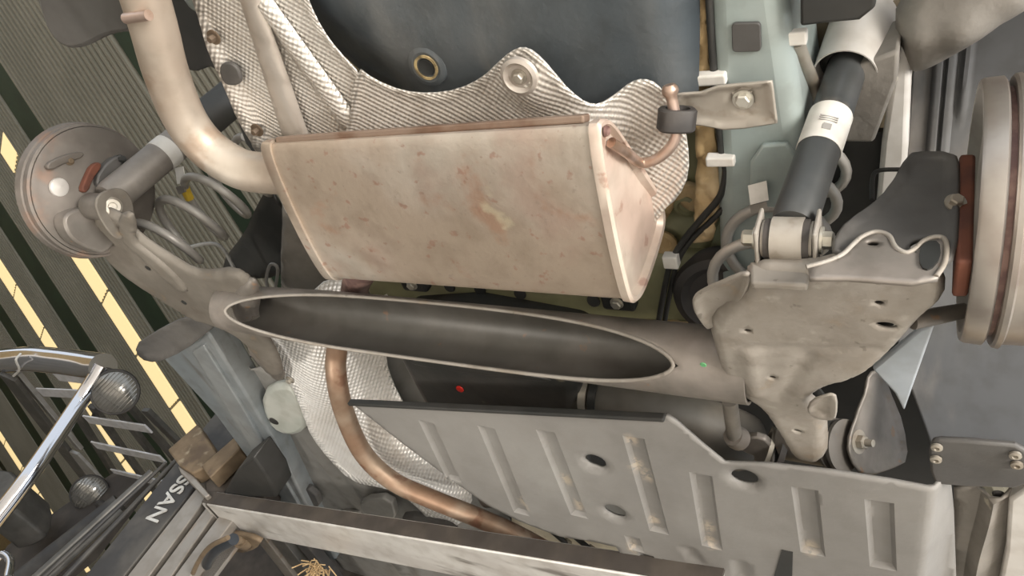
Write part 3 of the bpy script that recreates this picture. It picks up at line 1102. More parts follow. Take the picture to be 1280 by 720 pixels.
fp = spline([(-.655, .53, 1.625), Z(446, 352, 1.66), Z(434, 395, 1.705), Z(421, 438, 1.70), Z(421, 475, 1.67), Z(432, 520, 1.655), Z(455, 568, 1.645), Z(492, 602, 1.64),
             Z(540, 624, 1.64), Z(590, 644, 1.64), Z(640, 666, 1.64), Z(688, 692, 1.64), Z(720, 712, 1.65)], 7)
lab(tube('front_pipe', fp, .0205, M['frontpipe'], ex, 24), 'brown rusted front pipe')
tube('inlet_pipe', spline([(-.645, .53, 1.62), Z(447, 350, 1.66), Z(442, 372, 1.685)], 6), .0225, M['darkpipe'], ex, 20)
hr = spline([X(783, 190, -.262), Z(800, 203, 1.642), Z(820, 199, 1.646), Z(838, 184, 1.650), Z(846, 164, 1.655), Z(842, 135, 1.660), Z(836, 106, 1.665)], 6)
hro = tube('hanger_rod', hr, [.0058] * (len(hr) - 4) + [.0058, .0085, .0085, .006], M['rod'], ex, 14)
tube('weld_rod', spline([X(764, 178, -.262), X(776, 186, -.258), X(790, 196, -.258)], 5), .0055, M['rod'], ex, 12)

# rubber hanger between rod and bracket
ha = (UPV * .86 - FWD * .42 + RIGHT * .12).normalized()
hgr = Frame(Z(846, 148, 1.662), RIGHT, ha.cross(RIGHT))
n = 32


def stad(sx, sy):
    return [(sx * math.copysign(abs(math.cos(2 * PI * k / n)) ** .75, math.cos(2 * PI * k / n)), sy * math.copysign(abs(math.sin(2 * PI * k / n)) ** .75, math.sin(2 * PI * k / n))) for k in range(n)]


hq = 1 if hgr.n.dot(ha) > 0 else -1
hb_ = [(stad(.0175, .014), -.0125), (stad(.0195, .016), -.0105), (stad(.0195, .016), .0085), (stad(.0175, .0145), .0105), (stad(.0125, .0095), .0105), (stad(.0115, .0085), .004), (stad(.0115, .0085), -.0125)]
rh = loft('rubber_hanger', [[hgr.at(u, v, h * hq) for u, v in q] for q, h in hb_ + [hb_[0]]], M['rubber'], None, False)
tag(rh, 'black rubber exhaust hanger on the steel rod at the end of the grey bracket', 'exhaust hanger')

# ------------------------------------------------------------------ rear axle
ax = thing('rear_axle', 'dusty stamped steel twist beam axle with a long slot, trailing arms at both ends', 'axle', (-.6, .68, 1.54))
A0, A1 = Z(285, 384, 1.60), Z(940, 459, 1.60)
sl0, sl1 = Z(308, 391, 1.60).x, Z(859, 474, 1.60).x
opening = math.atan2(-.80, -.62)      # direction of the slot in the y-z plane
bm = bmesh.new()
NX, NA = 90, 40
rows = []


def slot_half(q):
    return math.radians(74) * max(0.0, 1 - abs(2 * q - 1) ** 2.2) ** .55 if 0 < q < 1 else 0.0


for i in range(NX + 1):
    t = i / NX
    t = .5 - .5 * math.cos(PI * t)
    c = A0.lerp(A1, t)
    R = .040 + .005 * sm(0, .3, t)
    q = (c.x - sl0) / (sl1 - sl0)
    half = slot_half(q)
    row = []
    for k in range(NA + 1):
        a = opening + half + (2 * PI - 2 * half) * k / NA
        row.append(bm.verts.new((c.x, c.y + R * math.cos(a), c.z + R * math.sin(a))))
    rows.append(row)
for i in range(NX):
    for k in range(NA):
        bm.faces.new((rows[i][k], rows[i + 1][k], rows[i + 1][k + 1], rows[i][k + 1]))
bmesh.ops.remove_doubles(bm, verts=bm.verts, dist=1e-5)
tb = from_bm('twist_beam', bm, M['beam'], ax, True, 60)
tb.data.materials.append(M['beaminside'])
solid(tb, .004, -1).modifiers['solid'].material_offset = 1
def slot_pt(q, side):
    x = sl0 + (sl1 - sl0) * q
    t = (x - A0.x) / (A1.x - A0.x)
    c = A0.lerp(A1, t)
    a = opening + side * slot_half(q)
    R = .039 + .005 * sm(0, .3, t)
    return Vector((x, c.y + R * math.cos(a), c.z + R * math.sin(a)))


qs = [.5 - .5 * math.cos(PI * k / 40) for k in range(41)]
edge = [slot_pt(q, 1) for q in qs] + [slot_pt(q, -1) for q in qs[-2::-1]]
lab(tube('slot_rim', edge, .0026, M['arm'], tb, 8, False), 'pale rolled rim of the slot')

# left trailing arm (a pressed box seen from below), its bush and the shock bracket
fL = Frame(Z(220, 350, 1.60), (1, .12, .0), (-.1, 1, .10))
o = fL.outline('112,268 128,262 150,272 165,290 188,308 215,325 240,340 262,342 290,338 312,352 322,372 318,398 330,420 345,445 352,470 338,472 318,448 300,425 275,412 240,402 205,380 165,355 140,335 120,312')
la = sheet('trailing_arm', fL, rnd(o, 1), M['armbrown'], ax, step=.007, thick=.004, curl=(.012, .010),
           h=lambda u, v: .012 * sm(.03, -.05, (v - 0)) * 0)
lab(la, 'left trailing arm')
fl2 = Frame(Z(190, 305, 1.60), (1, .5, 0), (0, .2, 1))
o = fL.outline('150,268 166,262 172,280 168,298 200,322 225,345 238,362 228,364 200,340 170,312 150,296')
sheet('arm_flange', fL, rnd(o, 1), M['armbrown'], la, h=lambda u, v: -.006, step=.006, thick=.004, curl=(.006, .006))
o = fL.outline('296,352 318,350 322,372 318,408 298,412 286,392 288,368')
sheet('weld_collar', fL, rnd(o, 2), M['beam'], la, h=lambda u, v: -.006, step=.008, thick=.004, curl=(.02, .014))
for p in ((186, 334), (231, 377), (118, 312)):
    lathe('arm_hole', fL.at(*fL.hit(*p), .001), -fL.n, [(0, .006), (.004, .0055), (.0045, 0)], M['black'], la, 12)
o = level(1.66).outline('312,420 334,436 354,466 352,480 338,472 320,454 306,438')
sheet('pivot_arm', level(1.66), rnd(o, 1), M['beam'], ax, step=.008, thick=.004, curl=(.008, .008))
cL = Z(125, 258, 1.60)
lathe('shock_bush', cL, (1, .03, 0), [(-.030, 0), (-.030, .018), (-.022, .022), (.022, .022), (.022, .016), (.025, .016), (.025, 0)], M['beam'], ax, 28)
lathe('shock_bolt', cL + Vector((.030, .0, .0)), (1, -.25, -.3), [(0, .0155), (.006, .016), (.009, .012), (.009, .007), (.008, .006), (.008, 0)], M['dullbolt'], ax, 24)
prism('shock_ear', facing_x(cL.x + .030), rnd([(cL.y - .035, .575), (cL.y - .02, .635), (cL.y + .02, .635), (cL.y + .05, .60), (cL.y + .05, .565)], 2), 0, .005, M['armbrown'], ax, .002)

# right trailing arm: large pressed plate
fR = Frame(Z(1010, 400, 1.552), (1, .02, .02), (0, 1, .13))
HOLES = [ellipse(fR.hit(935, 412), .0042, .0034, 0), ellipse(fR.hit(966, 470), .0036, .0030, 0), ellipse(fR.hit(1099, 377), .0042, .0036, 0), ellipse(fR.hit(1108, 405), .0095, .0052, .1),
         ellipse(fR.hit(996, 546), .0052, .0032, .3)]


def arm_h(u, v):
    h = 0.0
    q = fR.hit(1000, 440)
    h += .004 * math.exp(-(seg_d((u, v), fR.hit(975, 500), fR.hit(1010, 445)) / .008) ** 2)
    h += .003 * math.exp(-(seg_d((u, v), fR.hit(930, 433), fR.hit(1100, 435)) / .005) ** 2)
    h -= .005 * math.exp(-(seg_d((u, v), fR.hit(938, 440), fR.hit(945, 490)) / .010) ** 2)
    h += .010 * sm(-.02, .06, v - fR.hit(1000, 500)[1])
    return h


o = fR.outline('936,336 1012,337 1060,325 1120,322 1160,335 1179,352 1178,380 1150,402 1128,428 1090,466 1060,480 1040,484 1022,492 1010,503 1018,512 1028,524 1032,548 1030,588 1010,590 990,585 968,548 948,520 925,500 906,493 902,470 893,440 886,412 900,390 930,365')
ra = sheet('trailing_arm', fR, rnd(o, 1), M['arm'], ax, h=arm_h, step=.0055, thick=.004, holes=HOLES, curl=(.010, .012))
lab(ra, 'right trailing arm, a large stamped plate with small holes')
prism('arm_inside', fR, fR.outline('940,345 1150,345 1150,395 1080,460 1010,490 1040,530 1030,570 990,570 920,480 905,420'), .020, .024, M['black'], ra, 0)
fE = Frame(Z(900, 385, 1.556), (1, .3, .1), (-.1, 1, .25))
o = fE.outline('938,335 936,352 928,372 905,396 886,412 876,400 867,384 868,368 884,358 908,348')
sheet('arm_ear', fE, rnd(o, 2), M['arm'], ra, h=lambda u, v: .006, step=.006, thick=.004, curl=(.012, -.008))
o = fR.outline('1010,505 1016,490 1040,482 1047,486 1046,512 1040,516 1020,514')
sheet('arm_lip', fR, rnd(o, 1), M['arm'], ra, h=lambda u, v: -.004, step=.006, thick=.003, curl=(.008, -.006))
fS = facing_y(.455)
o = fS.outline('1132,206 1140,196 1192,196 1198,216 1196,300 1186,340 1150,336 1100,324 1042,326 1044,302 1062,280 1090,262 1112,240')
lab(sheet('spindle_bracket', fS, rnd(o, 1), M['darkgrey'], ax, step=.007, thick=.005, curl=(.006, .006), holes=[ellipse(fS.hit(1160, 310), .014, .011, 0)]), 'dark upright spindle bracket')
fT = facing_y(.448)
o = fT.outline('1010,338 1052,322 1075,302 1095,291 1113,297 1122,314 1145,318 1160,302 1180,300 1184,325 1172,350 1140,356 1060,350 1012,350')
sheet('arm_top_flange', fT, o, M['beam'], ax, step=.005, thick=.004, holes=[ellipse(fT.hit(1091, 306), .0052, .0036, 0)])
rimp = [fT.at(*fT.hit(*p), -.002 if fT.n.y > 0 else .002) for p in ((1008, 336), (1030, 330), (1052, 321), (1066, 308), (1078, 298), (1095, 292), (1111, 297), (1119, 311), (1132, 318), (1144, 313), (1154, 304), (1166, 299), (1179, 300), (1183, 312), (1180, 332), (1170, 348))]
tube('flange_rim', spline(rimp, 5), .0022, M['arm'], ax, 10)
prism('flange_pocket', fT, rnd(fT.outline('1148,318 1156,306 1174,305 1176,326 1162,342 1150,338'), 1), -.004, .004, M['black'], ax, 0)
prism('hub_spacer', facing_y(.47), facing_y(.47).outline('1197,214 1217,214 1213,350 1192,350'), -.02, .02, M['rustred'], ax, .003)
hexbolt('hub_bolt', Y(1194, 254, .45), (.2, -1, -.3), .006, .008, M['dullbolt'], ax)
tube('cable_stub', [Z(1140, 402, 1.57), Z(1170, 395, 1.585), Z(1206, 388, 1.60)], [.008, .0085, .0075], M['beam'], ax, 14)
tube('speed_sensor_wire', spline([Y(1090, 250, .50), Y(1091, 222, .50), Y(1100, 213, .50), Y(1135, 212, .50), Y(1212, 213, .50)], 5), .0024, M['black'], ax, 8)

# clevis that takes the right shock absorber
cR = Z(985, 299, 1.572)
CU = Vector((1, .02, .0))
box('clevis_ear', cR + Vector((-.0275, -.022, -.020)), cR + Vector((-.0235, .022, .020)), M['arm'], ax, .002)
box('clevis_ear', cR + Vector((.0235, -.022, -.020)), cR + Vector((.0275, .022, .020)), M['arm'], ax, .002)
o = facing_y(cR.y + .012).outline('938,334 1012,334 1008,360 940,357')
prism('clevis_base', facing_y(cR.y + .02), facing_y(cR.y + .02).outline('937,330 1013,330 1010,360 939,357'), -.005, .004, M['arm'], ax, .003)
hexbolt('clevis_bolt', cR + Vector((-.028, 0, 0)), (-1, 0, 0), .008, .014, M['bright'], ax, 1.35)
hexbolt('clevis_nut', cR + Vector((.028, 0, 0)), (1, 0, 0), .0085, .012, M['bright'], ax, 1.5, .012)

# front pivot bush of the right arm
cB = Z(1046, 556, 1.655)
aB = Vector((.86, -.42, -.28)).normalized()
lathe('pivot_bush', cB, aB, [(-.075, 0), (-.075, .030), (-.008, .031), (-.006, .035), (-.002, .035), (-.001, .029), (.006, .029), (.007, .035), (.012, .035), (.012, 0)], M['beam'], ax, 36)
lathe('pivot_ring', Z(975, 565, 1.66), (.9, .3, 0), [(-.004, .030), (-.004, .035), (.004, .035), (.004, .030)], M['rubber'], ax, 30, closed=True)
lathe('pivot_ring', Z(960, 562, 1.665), (.9, .3, 0), [(-.003, .030), (-.003, .034), (.003, .034), (.003, .030)], M['dullbolt'], ax, 30, closed=True)
fP = Frame(cB + aB * .016, aB.cross(Vector((0, 0, 1))), Vector((0, 0, 1)) - aB * aB.z)
o = fP.outline('1081,466 1078,488 1068,512 1058,540 1055,562 1063,584 1080,594 1110,585 1130,575 1124,530 1108,490 1096,462')
sheet('pivot_bracket', fP, rnd(o, 1), M['beam'], ax, step=.007, thick=.004, curl=(.008, -.006 if fP.n.y > 0 else .006))
hexbolt('pivot_bolt', fP.at(*fP.hit(1072, 552)), aB, .0095, .012, M['dullbolt'], ax, 1.7, .010)
tube('stabiliser_link', [Z(912, 500, 1.62), Z(918, 545, 1.64)], [.010, .0105], M['beige'], ax, 16)
lathe('link_seat', Z(919, 546, 1.64), (.2, .6, .3), [(-.008, 0), (-.008, .014), (.004, .017), (.012, .017), (.014, 0)], M['beam'], ax, 20)
o = level(1.65).outline('915,556 940,545 962,552 970,575 960,590 938,588 945,572 930,566')
prism('link_bracket', level(1.65), rnd(o, 1), 0, .012, M['beam'], ax, .003)
lab(lathe('paint_tick', Z(879, 456, 1.556), (0, 0, -1), [(0, .004), (.0008, .003), (.0008, 0)], M['green'], ax, 8), 'green paint tick')

# ------------------------------------------------------------------ brake drums
dL = thing('brake_drum', 'dusty left brake drum with its backing plate, behind the shock absorber and against the roof', 'brake drum', (-1.27, .48, 1.52), 'rear brake drums')
c = X(119, 239, -1.245)
lathe('drum_shell', c, (-1, 0, 0), [(-.004, .110), (-.002, .114), (.008, .114), (.010, .111), (.012, .116), (.024, .118), (.027, .112), (.032, .112), (.032, 0)], M['drum'], dL, 56)
bpL = lathe('backing_plate', c + Vector((.006, 0, 0)), (-1, 0, 0), [(-.022, 0), (-.022, .036), (-.014, .048), (-.012, .078), (-.004, .088), (-.003, .101), (0, .109), (.004, .109)], M['drum'], dL, 56)
lab(lathe('inspection_plug', X(73, 234, -1.229), (1, 0, 0), [(0, .0155), (.004, .015), (.006, .012), (.006, .002), (.007, 0)], M['fender'], bpL, 24), 'white round plug')
fD = facing_x(-1.228)
prism('pressed_rib', fD, rnd(fD.outline('55,205 75,195 100,188 104,196 80,204 60,214'), 1), -.004, .006, M['drum'], bpL, .002)
prism('brake_lever', facing_x(-1.215), rnd(facing_x(-1.215).outline('98,238 104,222 112,206 122,202 124,209 114,222 106,242'), 1), -.004, .008, M['rustred'], bpL, .002)
prism('wheel_cylinder', facing_x(-1.22), rnd(facing_x(-1.22).outline('112,225 130,200 150,192 155,202 140,220 122,240'), 1), -.004, .014, M['darkgrey'], bpL, .003)
prism('hub_carrier', facing_x(-1.215), rnd(facing_x(-1.215).outline('72,275 84,262 110,258 135,262 145,290 130,318 108,312 84,300'), 2), -.02, .012, M['beam'], bpL, .004)
lathe('plate_hole', X(82, 275, -1.2135), (1, 0, 0), [(0, .008), (.0024, .007), (.0024, 0)], M['darkgrey'], bpL, 16)
hexbolt('plate_bolt', X(87, 201, -1.226), (1, 0, 0), .005, .006, M['rusty'], bpL)
hexbolt('bleed_screw', X(150, 200, -1.21), (1, -.3, 0), .006, .012, M['black'], bpL)

dR = thing('brake_drum', 'right brake drum seen edge on at the right border, bright machined rim', 'brake drum', (.09, .48, 1.52), 'rear brake drums')
c = Vector((.046, .484, 1.650))
lathe('drum_shell', c, (1, 0, 0), [(.010, 0), (.010, .10), (.0, .112), (0, .119), (.003, .121), (.017, .122), (.019, .119), (.019, .108), (.024, .108)], M['drumbright'], dR, 72)
lathe('drum_gap', c + Vector((.0185, 0, 0)), (1, 0, 0), [(0, .100), (0, .1125), (.006, .1125), (.006, .100)], M['darkpipe'], dR, 60, closed=True)
lab(lathe('drum_rim', c + Vector((.024, 0, 0)), (1, 0, 0), [(0, .108), (.0, .121), (.002, .1235), (.006, .124), (.008, .120), (.030, .119), (.06, .118), (.06, 0)], M['drumbright'], dR, 72), 'bright machined rim')

# ------------------------------------------------------------------ coil springs
def coil(label, b, t, R, turns, r, ph, taglabel=None, colmark=None):
    s = thing('coil_spring', label, 'spring', b, 'rear coil springs')
    b, t = Vector(b), Vector(t)
    axv = (t - b)
    az = axv.normalized()
    u = (Vector((1, 0, 0)) - az * az.x).normalized()
    v = az.cross(u)
    N = int(turns * 26)
    pts = []
    for k in range(N + 1):
        q = k / N
        a = ph + 2 * PI * turns * q
        rr = R * (1 - .12 * sm(.85, 1, q))
        pts.append(b + axv * q + u * rr * math.cos(a) + v * rr * math.sin(a))
    tube('coil', pts, r, M['spring'], s, 14)
    return s, pts


sR, pR = coil('grey coil spring behind the right shock absorber', (-.148, .592, 1.645), (-.128, .568, 1.89), .055, 4.2, .0066, 2.6)
sL, pL = coil('grey coil spring beside the left shock absorber, roof ribs showing through it', (-1.205, .600, 1.635), (-1.135, .565, 1.90), .061, 4.4, .0080, 2.2)
q = Z(948, 240, 1.70)
fT = Frame(q, (1, -.15, .2), (0, 1, -.45))
prism('paper_tag', fT, fT.outline('935,232 958,226 961,250 938,256'), -.001, .001, M['label'], sR, 0)
prism('paper_tag', fT, fT.outline('937,257 958,252 960,262 939,266'), -.001, .003, M['beige'], sR, 0)
fT = Frame(Z(226, 218, 1.78), (1, -.4, .2), (0, 1, -.45))
prism('paper_tag', fT, fT.outline('219,210 229,208 232,228 222,230'), -.001, .001, M['label'], sL, 0)
prism('paper_tag', fT, fT.outline('220,234 229,231 231,240 224,243'), -.001, .004, M['beige'], sL, 0)
best = min(pL, key=lambda p: (Vector(p) - Z(240, 232, 1.80)).length)
k = pL.index(best)
lab(tube('paint_mark', pL[k - 1:k + 2], .0086, M['yellow'], sL, 12), 'yellow paint mark')

# ------------------------------------------------------------------ shock absorbers
def on_axis(a, b, py):
    lo, hi = 0.0, 1.5
    for _ in range(40):
        m = (lo + hi) / 2
        if proj_y(a.lerp(b, m)) > py:
            lo = m
        else:
            hi = m
    return lo * (b - a).length


S0, S1 = Vector(cR), Z(1092, -10, 1.955)
d = (S1 - S0).normalized()
shR = thing('shock_absorber', 'near shock absorber at the right, dark tube with white label under a pale dust cover', 'shock absorber', S0, 'rear shock absorbers')
lathe('bush_sleeve', S0, (1, 0, 0), [(-.0225, 0), (-.0225, .0175), (-.014, .0175), (-.014, .021), (.014, .021), (.014, .0175), (.0225, .0175), (.0225, 0)], M['bracket'], shR, 28)
for sx in (-1, 1):
    lathe('bush_rubber', S0 + Vector((sx * .0165, 0, 0)), (1, 0, 0), [(-.0035, 0), (-.0035, .0195), (.0035, .0195), (.0035, 0)], M['rubber'], shR, 24)
e0, e1, e2 = on_axis(S0, S1, 268), on_axis(S0, S1, 190), on_axis(S0, S1, 146)
ec = on_axis(S0, S1, 92)
rt = .0212
lathe('shock_tube', S0, d, [(.016, 0), (.018, rt * .92), (.030, rt), (ec + .05, rt * .97), (ec + .05, 0)], M['shock'], shR, 36)
lab(lathe('paper_label', S0, d, [(e1, rt + .0002), (e1, rt + .0008), (e2, rt + .0008), (e2, rt + .0002)], M['label'], shR, 36), 'white paper label')
lab(lathe('dust_cover', S0, d, [(ec - .004, .0318), (ec - .004, .0332), (ec + .02, .0340), (ec + .16, .0365), (ec + .16, .0345), (ec + .02, .0322)], M['cover'], shR, 40, 35, True), 'pale grey dust cover')
lathe('piston_rod', S0, d, [(ec + .05, .0), (ec + .05, .008), (ec + .2, .008), (ec + .2, 0)], M['black'], shR, 14)
lathe('bump_stop', S0, d, [(ec + .012, .0215), (ec + .02, .0312), (ec + .03, .0312), (ec + .03, .0215)], M['black'], shR, 30, closed=True)
pm = S0 + d * (e1 * .72 + e2 * .28)
tw = (EYE - pm)
tw = (tw - d * tw.dot(d)).normalized()
fQ = Frame(pm + tw * (rt + .0012), d.cross(tw), d)
box_pts = [(-.004, -.004), (.004, -.004), (.004, .004), (-.004, .004)]
prism('label_print', fQ, box_pts, -.0004, .0001, M['print'], shR, 0)
for k in range(3):
    prism('label_print', fQ, [(-.010, .008 + .003 * k), (.008, .008 + .003 * k), (.008, .009 + .003 * k), (-.010, .009 + .003 * k)], -.0012, -.0002, M['print'], shR, 0)
T0, T1 = Vector(cL), Z(300, 114, 1.95)
d = (T1 - T0).normalized()
shL = thing('shock_absorber', 'far shock absorber at the left, dull dark tube crossing behind the tail pipe', 'shock absorber', T0, 'rear shock absorbers')
L = (T1 - T0).length
lathe('shock_tube', T0, d, [(.018, 0), (.02, .026), (.03, .0285), (L * .70, .0285), (L * .70, 0)], M['shockdull'], shL, 32)
b0, b1 = L * .39, L * .46
lab(lathe('paper_label', T0, d, [(b0, .0286), (b0, .0294), (b1, .0294), (b1, .0286)], M['paintgrey'], shL, 32), 'white paper label')
lathe('dust_cover', T0, d, [(L * .66, .030), (L * .66, .034), (L * 1.02, .034), (L * 1.02, 0)], M['black'], shL, 32)

# ------------------------------------------------------------------ forklift
fk = thing('forklift', 'forklift behind the left sill, chrome guard tubes, round headlamps and lettered mast', 'forklift', (-2.2, 1.7, 0))
MY = 1.45
fM = facing_y(MY)
DOWN = (Y(154, 720, MY) - Y(245, 606, MY)).normalized()


def mast_poly(p0, p1, p2, p3):
    a, b, c, e = (fM.hit(*p) for p in (p0, p1, p2, p3))
    def ext(q, r, n):
        return (q[0] + (q[0] - r[0]) * n, q[1] + (q[1] - r[1]) * n)
    return [ext(a, c, 1.2), ext(b, e, 1.2), ext(e, b, 6.0), ext(c, a, 6.0)]


mp = prism('mast_rail', fM, mast_poly((222, 575), (245, 606), (130, 690), (154, 720)), 0, -.09, M['mastdark'], fk, .004)
lab(mp, 'dark lettered mast rail')
for q in (((247, 606), (252, 628), (157, 720), (184, 720)), ((256, 634), (262, 648), (192, 720), (212, 720)), ((268, 650), (276, 668), (216, 720), (236, 720))):
    prism('mast_channel', fM, mast_poly(*q), -.004, -.085, M['mastlight'], fk, .003)
prism('mast_gap', fM, mast_poly((246, 606), (276, 668), (155, 720), (236, 720)), -.03, -.07, M['forkside'], fk, 0)
# lettering down the rail, tops of the letters towards the chassis
cu = bpy.data.curves.new('lettering', 'FONT')
cu.body = 'NISSAN'
cu.size = 1.0
cu.extrude = .004
cu.offset = .012
tmp = bpy.data.objects.new('lettering', cu)
COL.objects.link(tmp)
bpy.context.view_layer.update()
tm = bpy.data.meshes.new_from_object(tmp.evaluated_get(bpy.context.evaluated_depsgraph_get()))
bpy.data.objects.remove(tmp)
xs = [v.co.x for v in tm.vertices]
ys = [v.co.y for v in tm.vertices]
tm.transform(Matrix.Translation((-max(xs), -(max(ys) + min(ys)) / 2, 0)))
p_end, p_beg = Y(189, 651, MY - .003), Y(252, 573, MY - .003)
dirx = (p_end - p_beg).normalized()
up_ = Vector((0, -1, 0)).cross(dirx)
s_ = .050 / (max(ys) - min(ys))
sx_ = (p_end - p_beg).length / (max(xs) - min(xs))
nn = dirx.cross(up_)
tm.transform(Matrix(((dirx.x * sx_, up_.x * s_, nn.x * .4, p_end.x), (dirx.y * sx_, up_.y * s_, nn.y * .4, p_end.y), (dirx.z * sx_, up_.z * s_, nn.z * .4, p_end.z), (0, 0, 0, 1))))
link('mast_lettering', tm, M['letter'], mp, False)
for (a, b, r) in (((222, 574), (75, 728), .008), ((208, 578), (50, 726), .006), ((190, 590), (30, 735), .012)):
    tube('mast_hose', [Y(*a, MY + .05), Y(*b, MY + .05)], r, M['mastdark'] if r < .011 else M['guard'], fk, 10)
tube('mast_cylinder', [Y(152, 638, MY + .25), Y(60, 722, MY + .25), Y(-10, 790, MY + .25)], .014, M['guard'], fk, 18)
tube('mast_cylinder', [Y(150, 628, MY + .30), Y(30, 722, MY + .3), Y(-60, 790, MY + .3)], .034, M['mastdark'], fk, 18)

# fork arm under the sill
FZ = 1.545
p = [Z(252, 630, FZ), Z(279, 663, FZ), Z(858, 760, FZ), Z(900, 738, FZ)]
p[2] = p[1] + (p[3] - p[0])
lo_ = [(q.x, q.y) for q in p]
fo = prism('fork_arm', Frame((0, 0, FZ), (1, 0, 0), (0, 1, 0)), lo_, 0, .042, M['fork'], fk, .003)
lab(fo, 'worn steel fork arm under the car')
ed = (p[3] - p[0]).normalized()
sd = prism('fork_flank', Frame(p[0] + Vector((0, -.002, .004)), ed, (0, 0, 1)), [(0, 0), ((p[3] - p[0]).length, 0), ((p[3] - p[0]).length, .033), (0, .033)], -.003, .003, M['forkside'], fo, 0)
# carriage: rusty bracket, cross bars, pins
o = fM.outline('209,562 247,529 262,552 276,574 238,590 226,600')
prism('carriage_bracket', facing_y(1.36), facing_y(1.36).outline('209,562 247,529 262,552 276,574 240,592 224,582'), 0, -.05, M['rusty'], fk, .005)
prism('carriage_plate', facing_y(1.38), facing_y(1.38).outline('222,582 240,592 262,618 256,622 226,592'), 0, -.05, M['mastlight'], fk, .003)
prism('carriage_bar', facing_y(1.34), facing_y(1.34).outline('251,582 294,545 300,560 262,597'), 0, -.05, M['rusty'], fk, .004)
prism('carriage_bar', facing_y(1.40), facing_y(1.40).outline('256,604 306,558 330,575 330,622 256,632'), 0, -.10, M['forkside'], fk, .004)
bar('carriage_rail', Z(305, 640, 1.60), Z(420, 790, 1.60), .05, .02, M['mastlight'], fk)
bar('carriage_rail', Z(335, 650, 1.615), Z(450, 800, 1.615), .06, .03, M['guard'], fk)
bar('carriage_rail', Z(372, 665, 1.63), Z(480, 800, 1.63), .05, .03, M['mastdark'], fk)
lathe('fork_pin', Z(302, 676, 1.52), (.2, -1, -.4), [(-.02, .022), (.006, .020), (.006, .013), (.016, .012), (.016, 0)], M['rusty'], fk, 20)
sheet('chain_bracket', level(1.53), rnd(level(1.53).outline('278,662 330,672 322,684 300,690 286,680'), 1), M['rusty'], fk, step=.01, thick=.012)
tube('hydraulic_hose', spline([Z(292, 674, 1.46), Z(268, 690, 1.44), Z(250, 722, 1.42), Z(235, 760, 1.40)], 5), .014, M['bluecable'], fk, 12)
tube('hydraulic_hose', spline([Z(285, 672, 1.44), Z(262, 684, 1.42), Z(246, 706, 1.40), Z(232, 740, 1.38)], 5), .006, M['rusty'], fk, 10)
prism('dash_panel', facing_y(2.1), facing_y(2.1).outline('90,640 150,600 190,610 120,700 20,780 -40,780 20,690'), 0, .05, M['forkside'], fk, 0)

prism('mast_crossmember', facing_y(2.05), facing_y(2.05).outline('236,700 290,660 340,668 460,700 500,800 150,800'), 0, .04, M['forkside'], fk, 0)

# overhead guard
GX, GY, GZ = -2.6, 1.50, 1.956
top = Vector((GX, GY, GZ))
tube('guard_post', spline([Z(128, 458, GZ), Y(100, 502, 1.53), Y(40, 590, 1.58), Y(-10, 655, 1.62), Y(-60, 720, 1.66)], 6), .029, M['chrome'], fk, 20)
lab(tube('guard_tube', spline([Z(129, 459, GZ), Z(108, 456, GZ + .01), Z(70, 451, GZ + .01), Z(30, 449, GZ), Z(-40, 456, GZ)], 6), .052, M['chrome'], fk, 22), 'chrome guard tube')
bar('guard_side', Z(10, 470, 1.90), Z(110, 600, 1.90), .09, .02, M['guard'], fk)
bar('guard_side', Z(22, 466, 1.93), Z(100, 560, 1.93), .03, .02, M['guardlight'], fk)
bar('guard_plate', Z(84, 562, 1.90), Z(142, 622, 1.90), .16, .015, M['guardlight'], fk)
for a, b in (((116, 508), (190, 612)), ((138, 500), (215, 598)), ((160, 505), (236, 592)), ((182, 512), (248, 578)), ((92, 510), (160, 620))):
    bar('guard_slat', Z(*a, GZ), Z(*b, GZ), .045, .02, M['guard'], fk)
for a, b in (((50, 490), (112, 493)), ((108, 524), (186, 536)), ((118, 556), (204, 574)), ((142, 590), (212, 606)), ((70, 470), (120, 476))):
    bar('guard_crossbar', Z(*a, GZ - .03), Z(*b, GZ - .03), .05, .008, M['glintbar'], fk)


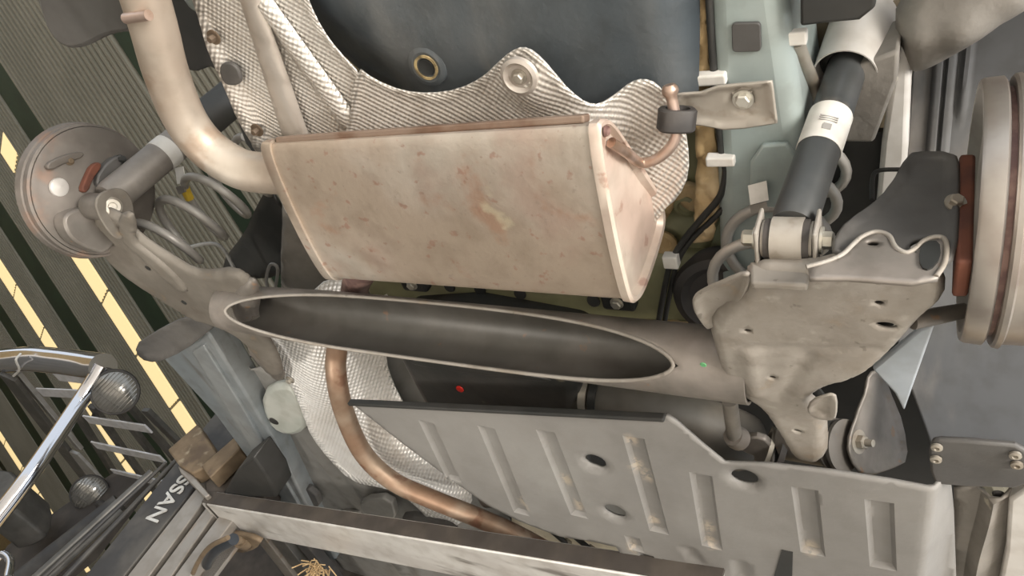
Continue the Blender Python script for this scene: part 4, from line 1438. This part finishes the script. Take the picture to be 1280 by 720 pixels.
def lamp(c, ax, R, lens_mat, hb):
    h = lathe('headlamp', c, ax, [(-.09, 0), (-.09, R * .4), (-.05, R * .85), (-.01, R), (0, R * 1.04), (.008, R * 1.0), (.008, R * .94)], hb, fk, 32)
    bm = add_lathe(bmesh.new(), c, ax, [(.004, R * .95), (.018, R * .75), (.027, R * .45), (.031, 0)], 32)
    lens = from_bm('headlamp_lens', bm, lens_mat, h, True, 60)
    a = Vector(ax).normalized()
    u = (Vector((0, 0, 1)) - a * a.z).normalized()
    v = a.cross(u)
    bm = bmesh.new()
    for k in range(-5, 6):
        x = k * R * .15
        hh = math.sqrt(max(0, (R * .9) ** 2 - x * x))
        z = .033 - .02 * (abs(x) / R) ** 2
        pts = [c + v * x + u * (hh * s) + a * (z - .024 * abs(s) ** 2.2 * hh / R) for s in (-1, -.7, -.35, 0, .35, .7, 1)]
        add_tube(bm, pts, R * .03, 6)
    from_bm('lens_ribs', bm, lens_mat, h, True, 60)
    for k in (-.25, .3):
        bm = bmesh.new()
        pts = [c + u * (-R * (.1 + k)) + v * (R * s) + a * (.030 - .028 * abs(s) ** 2) for s in (-.85, -.4, 0, .4, .85)]
        add_tube(bm, pts, R * .02, 6)
        from_bm('lens_bar', bm, M['guard'], h, True, 60)
    return h


lamp(Z(144, 490, 1.91), (.75, -.50, -.45), .082, M['lens'], M['mastdark'])
lamp(Z(112, 616, 1.70), (.75, -.55, -.40), .072, M['lens'], M['mastdark'])
tube('lamp_stalk', spline([Z(134, 505, 1.93), Z(122, 512, 1.95), Z(118, 520, GZ)], 4), .012, M['mastdark'], fk, 10)
tube('lamp_stalk', [Z(125, 630, 1.68), Z(140, 640, 1.66)], .02, M['mastdark'], fk, 10)
prism('instrument_cowl', facing_y(1.75), rnd(facing_y(1.75).outline('-30,590 10,585 24,598 20,630 0,645 -30,652'), 1), 0, -.2, M['guard'], fk, .01)
tube('grab_handle', spline([Y(-6, 700, 1.55), Y(4, 693, 1.55), Y(13, 702, 1.55), Y(10, 722, 1.55)], 5), .012, M['chrome'], fk, 12)
tube('cable_tie', spline([Z(17, 470, 1.90), Z(24, 462, 1.90), Z(20, 450, 1.90), Z(26, 442, 1.93)], 5), .0045, M['label'], fk, 8)

# black block added to paint the shaded void between fork and sill
rb = prism('void_block', level(1.588), level(1.588).outline('276,622 296,588 316,572 338,602 346,622'), 0, .068, M['black'], None, .006)
tag(rb, 'black block standing in for the dark void between fork and left sill', 'block')
# straw tuft tied under the fork
bm = bmesh.new()
c = Z(398, 712, 1.50)
rr = random.Random(3)
for k in range(46):
    a = Vector((rr.uniform(-.02, .02), rr.uniform(-.02, .02), rr.uniform(-.02, .02)))
    q = Vector((rr.uniform(-.03, .03), rr.uniform(-.05, .05), rr.uniform(-.05, .01)))
    add_tube(bm, [c + a, c + a + q * .6, c + a + q + Vector((rr.uniform(-.01, .01), 0, -.01))], .0016, 5)
st = from_bm('straw_tuft', bm, M['straw'], None)
tag(st, 'frayed tuft of tan straw caught below the fork arm', 'straw', kind='stuff')
